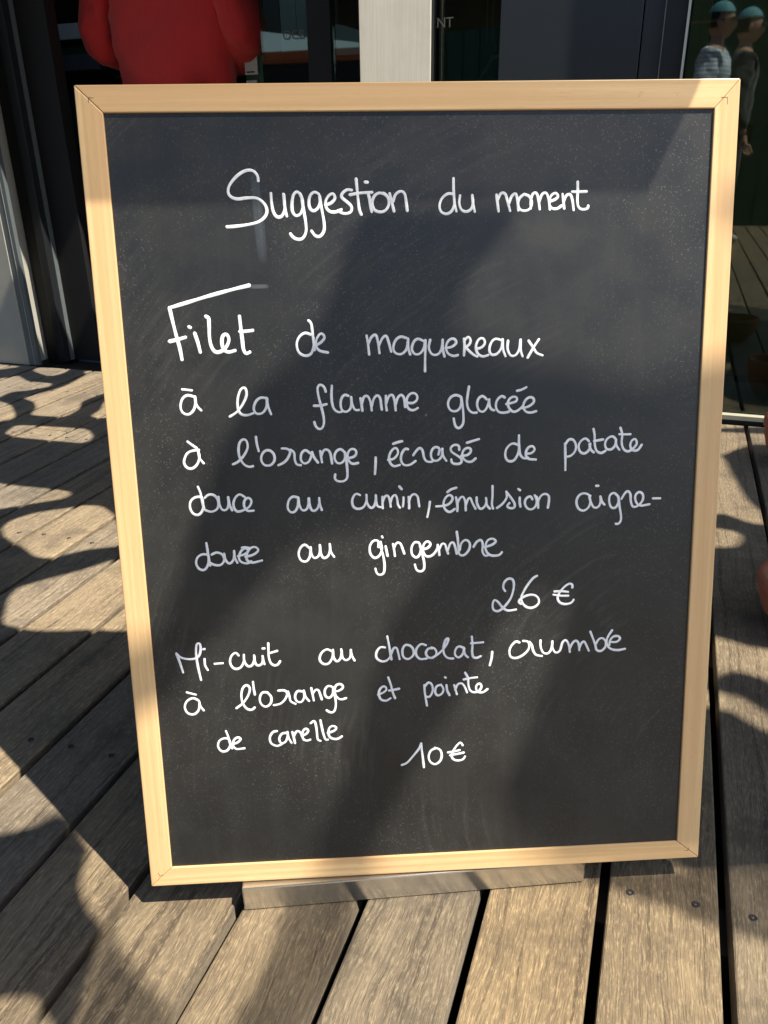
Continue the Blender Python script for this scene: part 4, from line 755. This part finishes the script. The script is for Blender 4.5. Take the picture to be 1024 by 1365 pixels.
# ------------------------------------------------------------------ plant pots at the right edge
def pot(u, d, r, h, label):
    t = empty('plant_pot', mat=at(u, d)); tag(t, label, 'plant pot', 'terracotta pots by the glass')
    bm = bmesh.new()
    lathe(bm, [(0.001, 0.0), (r * 0.48, 0.0), (r * 0.52, 0.004), (r * 0.78, h * 0.3), (r * 0.92, h * 0.62), (r * 0.94, h * 0.78)])
    mesh_obj('pot_body', bm, M_TERRA, t, smooth=True)
    bm = bmesh.new()
    lathe(bm, [(r * 0.93, h * 0.78), (r * 0.985, h * 0.80), (r, h * 0.86), (r, h * 0.96), (r * 0.975, h), (r * 0.86, h), (r * 0.83, h * 0.97), (r * 0.80, h * 0.5)])
    mesh_obj('pot_rim', bm, M_TERRA, t, smooth=True)
    bm = bmesh.new()
    lathe(bm, [(r * 0.815, h * 0.62), (r * 0.5, h * 0.66), (0.001, h * 0.64)])
    mesh_obj('soil', bm, M_SOIL, t, smooth=True)
    return t
pot(0.372 + 0.088, 0.715, 0.088, 0.095, 'low terracotta bowl on the shaded deck right of the board, nearer of the two')
pot(0.444 + 0.08, 1.55, 0.08, 0.12, 'low terracotta bowl against the glass right of the board, farther of the two')

# ------------------------------------------------------------------ menu board
BX = Vector((1.0, 0.0, -0.000633)); BN = Vector((0.00014372, -0.9738927, 0.2270088)).normalized()
BX = (BX - BN * BX.dot(BN)).normalized(); BY = BN.cross(BX)
MBD = Matrix(((BX.x, BY.x, BN.x, -0.3), (BX.y, BY.y, BN.y, 0.0), (BX.z, BY.z, BN.z, 0.035), (0, 0, 0, 1)))
board = empty('menu_board', mat=MBD)
tag(board, 'black menu chalkboard in a pale beech frame with white handwritten dishes', 'menu board')
OUT = [(0.0, 0.0), (0.6, 0.0), (0.5964, 0.7955), (-0.0036, 0.7955)]
INN = [(0.0232, 0.0213), (0.5753, 0.0209), (0.5735, 0.7703), (0.0197, 0.7726)]
T_FR = 0.018
for i in range(4):
    j = (i + 1) % 4
    o1, o2, i1, i2 = Vector(OUT[i]), Vector(OUT[j]), Vector(INN[i]), Vector(INN[j])
    # 0.15 mm open mitre
    ax = (o2 - o1).normalized(); ay = Vector((-ax.y, ax.x))
    mid = (o1 + o2) / 2
    loc = lambda p_: ((p_ - mid).dot(ax), (p_ - mid).dot(ay))
    e = 0.00013
    pts = [loc(o1 + ax * e), loc(o2 - ax * e), loc(i2 - ax * e), loc(i1 + ax * e)]
    bm = bmesh.new(); prism(bm, pts, -T_FR, 0.0)
    Mx = Matrix(((ax.x, ay.x, 0, mid.x), (ax.y, ay.y, 0, mid.y), (0, 0, 1, 0), (0, 0, 0, 1)))
    o = mesh_obj('frame_rail', bm, M_BEECH, board, bevel=0.0009, M=Mx)
bm = bmesh.new(); box(bm, 0.015, 0.583, 0.014, 0.780, -0.0065, -0.0025)
mesh_obj('chalk_panel', bm, M_SLATE, board)
bm = bmesh.new(); box(bm, 0.010, 0.588, 0.009, 0.784, -0.0105, -0.0068)
mesh_obj('backing_sheet', bm, M_JOIST, board)
# little dark corner brads at the mitres
for (x, y, sx, sy, a_) in ((0.0085, 0.785, 1, -1, -6), (0.5850, 0.7795, -1, -1, 0), (0.0098, 0.0121, 1, 1, 20), (0.5877, 0.0091, -1, 1, -15)):
    bm = bmesh.new(); n_ = 0.0062 if a_ == 0 else 0.0042
    box(bm, min(0, sx * n_), max(0, sx * n_), -0.0002, 0.0002, 0.00003, 0.00012)
    box(bm, -0.0002, 0.0002, min(sy * 0.00021, sy * n_), max(sy * 0.00021, sy * n_), 0.00003, 0.00012)
    o = mesh_obj('corner_brad', bm, M_RECESS, board); o.location = (x, y, 0); o.rotation_euler = (0, 0, rad(a_))

# handwriting: every stroke is a thin raised line of paint
def catmull(pts, step=0.0011):
    P_ = [Vector(p_) for p_ in pts]
    if len(P_) == 2:
        n = max(2, int((P_[1] - P_[0]).length / step))
        return [P_[0].lerp(P_[1], k / n) for k in range(n + 1)]
    closed = False
    Q = [P_[0] * 2 - P_[1]] + P_ + [P_[-1] * 2 - P_[-2]]
    out = []
    for i in range(1, len(Q) - 2):
        p0, p1, p2, p3 = Q[i - 1:i + 3]
        n = max(2, int((p2 - p1).length / step))
        for k in range(n):
            s = k / n
            out.append(0.5 * ((2 * p1) + (p2 - p0) * s + (2 * p0 - 5 * p1 + 4 * p2 - p3) * s * s + (3 * p1 - p0 - 3 * p2 + p3) * s ** 3))
    out.append(P_[-1])
    return out
def smooth_pts(pts, it=2):
    for _ in range(it):
        pts = [pts[0]] + [(pts[i - 1] + pts[i] * 2 + pts[i + 1]) / 4 for i in range(1, len(pts) - 1)] + [pts[-1]]
    return pts
stroke_n = 0
def add_stroke(bm, pts, w):
    global stroke_n
    stroke_n += 1
    z0 = -0.00247 + (stroke_n % 9) * 0.00002
    c = smooth_pts(catmull(pts))
    n = len(c)
    ph = random.uniform(0, 9)
    L, Rr, Mm, ML, MR = [], [], [], [], []
    def tang(i):
        t_ = c[min(i + 1, n - 1)] - c[max(i - 1, 0)]
        return t_.normalized() if t_.length > 1e-9 else Vector((1, 0))
    rings = []
    def ring(p_, nn, hw):
        rings.append([bm.verts.new((p_.x + nn.x * s_ * hw, p_.y + nn.y * s_ * hw, z0 + h_)) for s_, h_ in ((-1, 0), (-0.8, 0.0001), (0, 0.00013), (0.8, 0.0001), (1, 0))])
    t0 = tang(0); n0 = Vector((-t0.y, t0.x))
    for a_ in (80, 50, 20):
        ring(c[0] - t0 * w * math.sin(rad(a_)), n0, w * math.cos(rad(a_)))
    for i in range(n):
        t_ = tang(i); nn = Vector((-t_.y, t_.x))
        ring(c[i], nn, w * (1 + 0.10 * math.sin(i * 0.22 + ph) + random.uniform(-0.03, 0.03)))
    t1 = tang(n - 1); n1 = Vector((-t1.y, t1.x))
    for a_ in (20, 50, 80):
        ring(c[-1] + t1 * w * math.sin(rad(a_)), n1, w * math.cos(rad(a_)))
    for a_, b_ in zip(rings, rings[1:]):
        for k in range(4): bm.faces.new((a_[k], b_[k], b_[k + 1], a_[k + 1]))
for name, strokes in TEXT:
    bm = bmesh.new()
    w = {'Filet': 0.00160, 'Suggestion': 0.00130}.get(name, 0.00118)
    for st in strokes:
        add_stroke(bm, [(x / 10000, y / 10000) for x, y in st], w)
    for f in bm.faces: f.smooth = True
    mesh_obj('handwritten_word', bm, M_INK, board)

# stand: steel foot bar under the board, rear bar and post behind
bm = bmesh.new(); box(bm, -0.190, 0.190, 0.0, 0.045, 0.0, 0.0)
bm.free()
foot = empty('stand', board); foot.matrix_local = MBD.inverted() @ Matrix.Translation((-0.0135, -0.0015, 0.0)) @ Matrix.Rotation(rad(1.95), 4, 'Z')
foot.location = foot.location
def foot_part(nm, x0, x1, y0, y1, z0, z1, bev=0.0016):
    return box_obj(nm, M_ALU, foot, x0, x1, y0, y1, z0, z1, bevel=bev)
foot_part('foot_bar', -0.1895, 0.1895, 0.0, 0.038, 0.0005, 0.0325)
foot_part('rear_bar', -0.02, 0.02, 0.0385, 0.34, 0.0005, 0.012, 0.002)
box_obj('back_post', M_ALU, board, 0.27, 0.31, -0.02, 0.52, -0.034, -0.0182, bevel=0.002)

# ------------------------------------------------------------------ unseen sheets added outside the frame, cut to cast the sun patches
def inside_poly(p_, poly):
    c_ = False; j = len(poly) - 1
    for i in range(len(poly)):
        xi, yi = poly[i]; xj, yj = poly[j]
        if (yi > p_[1]) != (yj > p_[1]) and p_[0] < (xj - xi) * (p_[1] - yi) / (yj - yi) + xi: c_ = not c_
        j = i
    return c_
def rounded(poly, n=4):
    P_ = [Vector(p_) for p_ in poly]; m = len(P_); out = []
    for i in range(m):
        p0, p1, p2, p3 = P_[i - 1], P_[i], P_[(i + 1) % m], P_[(i + 2) % m]
        for k in range(n):
            s = k / n
            q_ = 0.5 * ((2 * p1) + (p2 - p0) * s + (2 * p0 - 5 * p1 + 4 * p2 - p3) * s * s + (3 * p1 - p0 - 3 * p2 + p3) * s ** 3)
            lin = p1.lerp(p2, s)
            out.append(tuple(q_ * 0.6 + lin * 0.4))
    return out
def cloth(name, label, domain, holes, z, mat, round_=True, group='unseen sheets added to cast the sun patches'):
    """domain and holes are where the shadow lands on the deck; the sheet is added out of view at height z towards the sun"""
    vs = [Vector(p_) for p_ in domain]
    faces = [list(range(len(domain)))]
    hs = []
    for h_ in holes:
        hp = rounded(h_) if round_ else h_
        hs.append(hp)
        faces.append(list(range(len(vs), len(vs) + len(hp))))
        vs += [Vector(p_) for p_ in hp]
    V_, E_, F_, _, _, _ = geometry.delaunay_2d_cdt(vs, [], faces, 0, 1e-5)
    bm = bmesh.new()
    k_ = z / to_sun.z
    bv = [bm.verts.new((p_.x + to_sun.x * k_, p_.y + to_sun.y * k_, z)) for p_ in V_]
    for f_ in F_:
        c_ = sum((V_[i] for i in f_), Vector((0, 0))) / len(f_)
        if not inside_poly(c_, domain) or any(inside_poly(c_, h_) for h_ in hs): continue
        try: bm.faces.new([bv[i] for i in f_])
        except ValueError: pass
    bmesh.ops.delete(bm, geom=[v for v in bm.verts if not v.link_faces], context='VERTS')
    ctr = sum((v.co for v in bm.verts), Vector()) / len(bm.verts)
    for v in bm.verts: v.co -= ctr
    o = mesh_obj(name, bm, mat); o.location = ctr
    tag(o, label, 'shade cloth', group)
    return o
SEAM = POLY['seam'][0]
# opaque sheet added to shade the left of the deck
dom_left = [(-3.2, -0.30), (-0.352, -0.30), (-0.352, 0.008), (-0.318, 0.008), (-0.698, 0.409), (0.29, 0.412), (0.29, 1.0), (-0.6, 1.6), (-0.95, 3.25), (-2.3, 3.25), (-2.3, 2.69), (-1.25, 2.69), (-1.05, 2.6), (-3.2, 2.6)]
cloth('shadow_caster', 'unseen dark sheet added to cast the sun patches on the left of the deck', dom_left, POLY['left'], 1.42, M_CASTER_L)
# front of the deck
dom_front = [(-0.350, -0.30), (0.75, -0.30), (0.75, 0.006), (-0.350, 0.006)]
front = [[(x, min(max(y, -0.295), 0.004)) for x, y in pl] for pl in POLY['front']]
cloth('shadow_caster', 'unseen half-open sheet added to shade the front of the deck', dom_front, front, 1.95, M_CASTER_F)
# board: soft bands
dom_board = [(-0.316, 0.0075), (0.288, 0.0075), (-0.012, 0.3585), (-0.686, 0.3585)]
def shrink(pl, lo, hi): return [(x, min(max(y, lo), hi)) for x, y in pl]
dom_board = [(-0.345, 0.0075), (0.302, 0.0075), (-0.034, 0.3570), (-0.69, 0.3570)]
cloth('shadow_caster', 'unseen part-open sheet added to cast soft bands on the menu board', dom_board, [shrink(pl, 0.009, 0.356) for pl in POLY['board']], 2.7, M_CASTER_B)
cloth('shadow_caster', 'unseen thin sheet with one slanting edge, added to shade the top of the menu board', POLY['T'][0], [], 1.22, M_CASTER_T, round_=False)
# right of the board
dom_right = [(0.305, 0.0075), (1.8, 0.0075), (1.8, 1.53), (0.292, 1.53), (0.292, 0.408), (-0.079, 0.408)]
cloth('shadow_caster', 'unseen dark sheet added to cast the sun patches right of the board', dom_right, POLY['right'], 2.1, M_CASTER_L)

# ------------------------------------------------------------------ screen added to darken the reflections, and low wall, behind the viewer
refl_screen = empty('reflection_screen', mat=MB); tag(refl_screen, 'dark green screen added behind the viewer to darken the glass reflections', 'reflection_screen')  # boarded screen added out of view to keep the glass reflections dark
for k in range(27):
    box_obj('board', M_GREEN, refl_screen, -3.62 + k * 0.2, -3.43 + k * 0.2, -6.03, -6.0, -0.44, 2.30)
box_obj('wall', M_BLACK, refl_screen, -3.62, 1.78, -7.6, -6.031, -0.44, 2.29)
box_obj('roof', M_DARKMETAL, refl_screen, -3.66, 1.9, -7.8, -5.9, 2.301, 2.38)
lw = empty('low_wall', mat=MB); tag(lw, 'low dark wall with an orange coping beside the dark screen behind the viewer', 'wall')
box_obj('wall', M_BLACK, lw, -8.4, -3.68, -6.4, -6.05, -0.44, 1.72)
box_obj('coping', M_ORANGE, lw, -8.42, -3.66, -6.43, -6.02, 1.722, 1.86)

# ------------------------------------------------------------------ trees across the quay, seen only as reflections
def tree(x, y, h, seed, label):
    rnd = random.Random(seed)
    t = empty('tree', mat=Matrix.Translation((x, y, -0.45))); tag(t, label, 'tree', 'trees across the quay')
    V = [((0, 0, 0), 0.22), ((0.1, 0, h * 0.35), 0.15), ((0.05, 0.1, h * 0.7), 0.08)]
    E_ = [(0, 1), (1, 2)]
    for k in range(5):
        a_ = k * 1.3 + rnd.random(); b = len(V)
        V += [((math.cos(a_) * h * 0.2, math.sin(a_) * h * 0.2, h * (0.55 + 0.07 * k)), 0.04)]; E_ += [(1, b)]
    skin_obj('trunk', V, E_, M_BARK, t, sub=1)
    bm = bmesh.new()
    cl = [Vector((rnd.gauss(0, 1), rnd.gauss(0, 1), rnd.gauss(0, 0.7))) * h * 0.15 + Vector((0, 0, h * 0.68)) for _ in range(16)]
    for k in range(2600):
        c_ = rnd.choice(cl); dd_ = Vector((rnd.gauss(0, 1), rnd.gauss(0, 1), rnd.gauss(0, 1))).normalized() * h * 0.12 * rnd.random() ** 0.4
        p_ = c_ + dd_; s_ = rnd.uniform(0.08, 0.17)
        a_ = Vector((rnd.gauss(0, 1), rnd.gauss(0, 1), rnd.gauss(0, 1))).normalized() * s_; b_ = a_.orthogonal().normalized() * s_ * 0.6
        bm.faces.new([bm.verts.new(q_) for q_ in (p_ - a_, p_ + b_, p_ + a_, p_ - b_)])
    mesh_obj('crown', bm, M_LEAF, t)
for k in range(7):
    tree(-11 + k * 4.2 + random.uniform(-0.8, 0.8), -17 + random.uniform(-1.5, 1.5), random.uniform(4.2, 5.4), 20 + k,
         ['leftmost', 'second', 'third', 'middle', 'third from the right', 'second from the right', 'rightmost'][k] + ' green tree of the row across the quay behind the viewer')
bpy.context.view_layer.update()
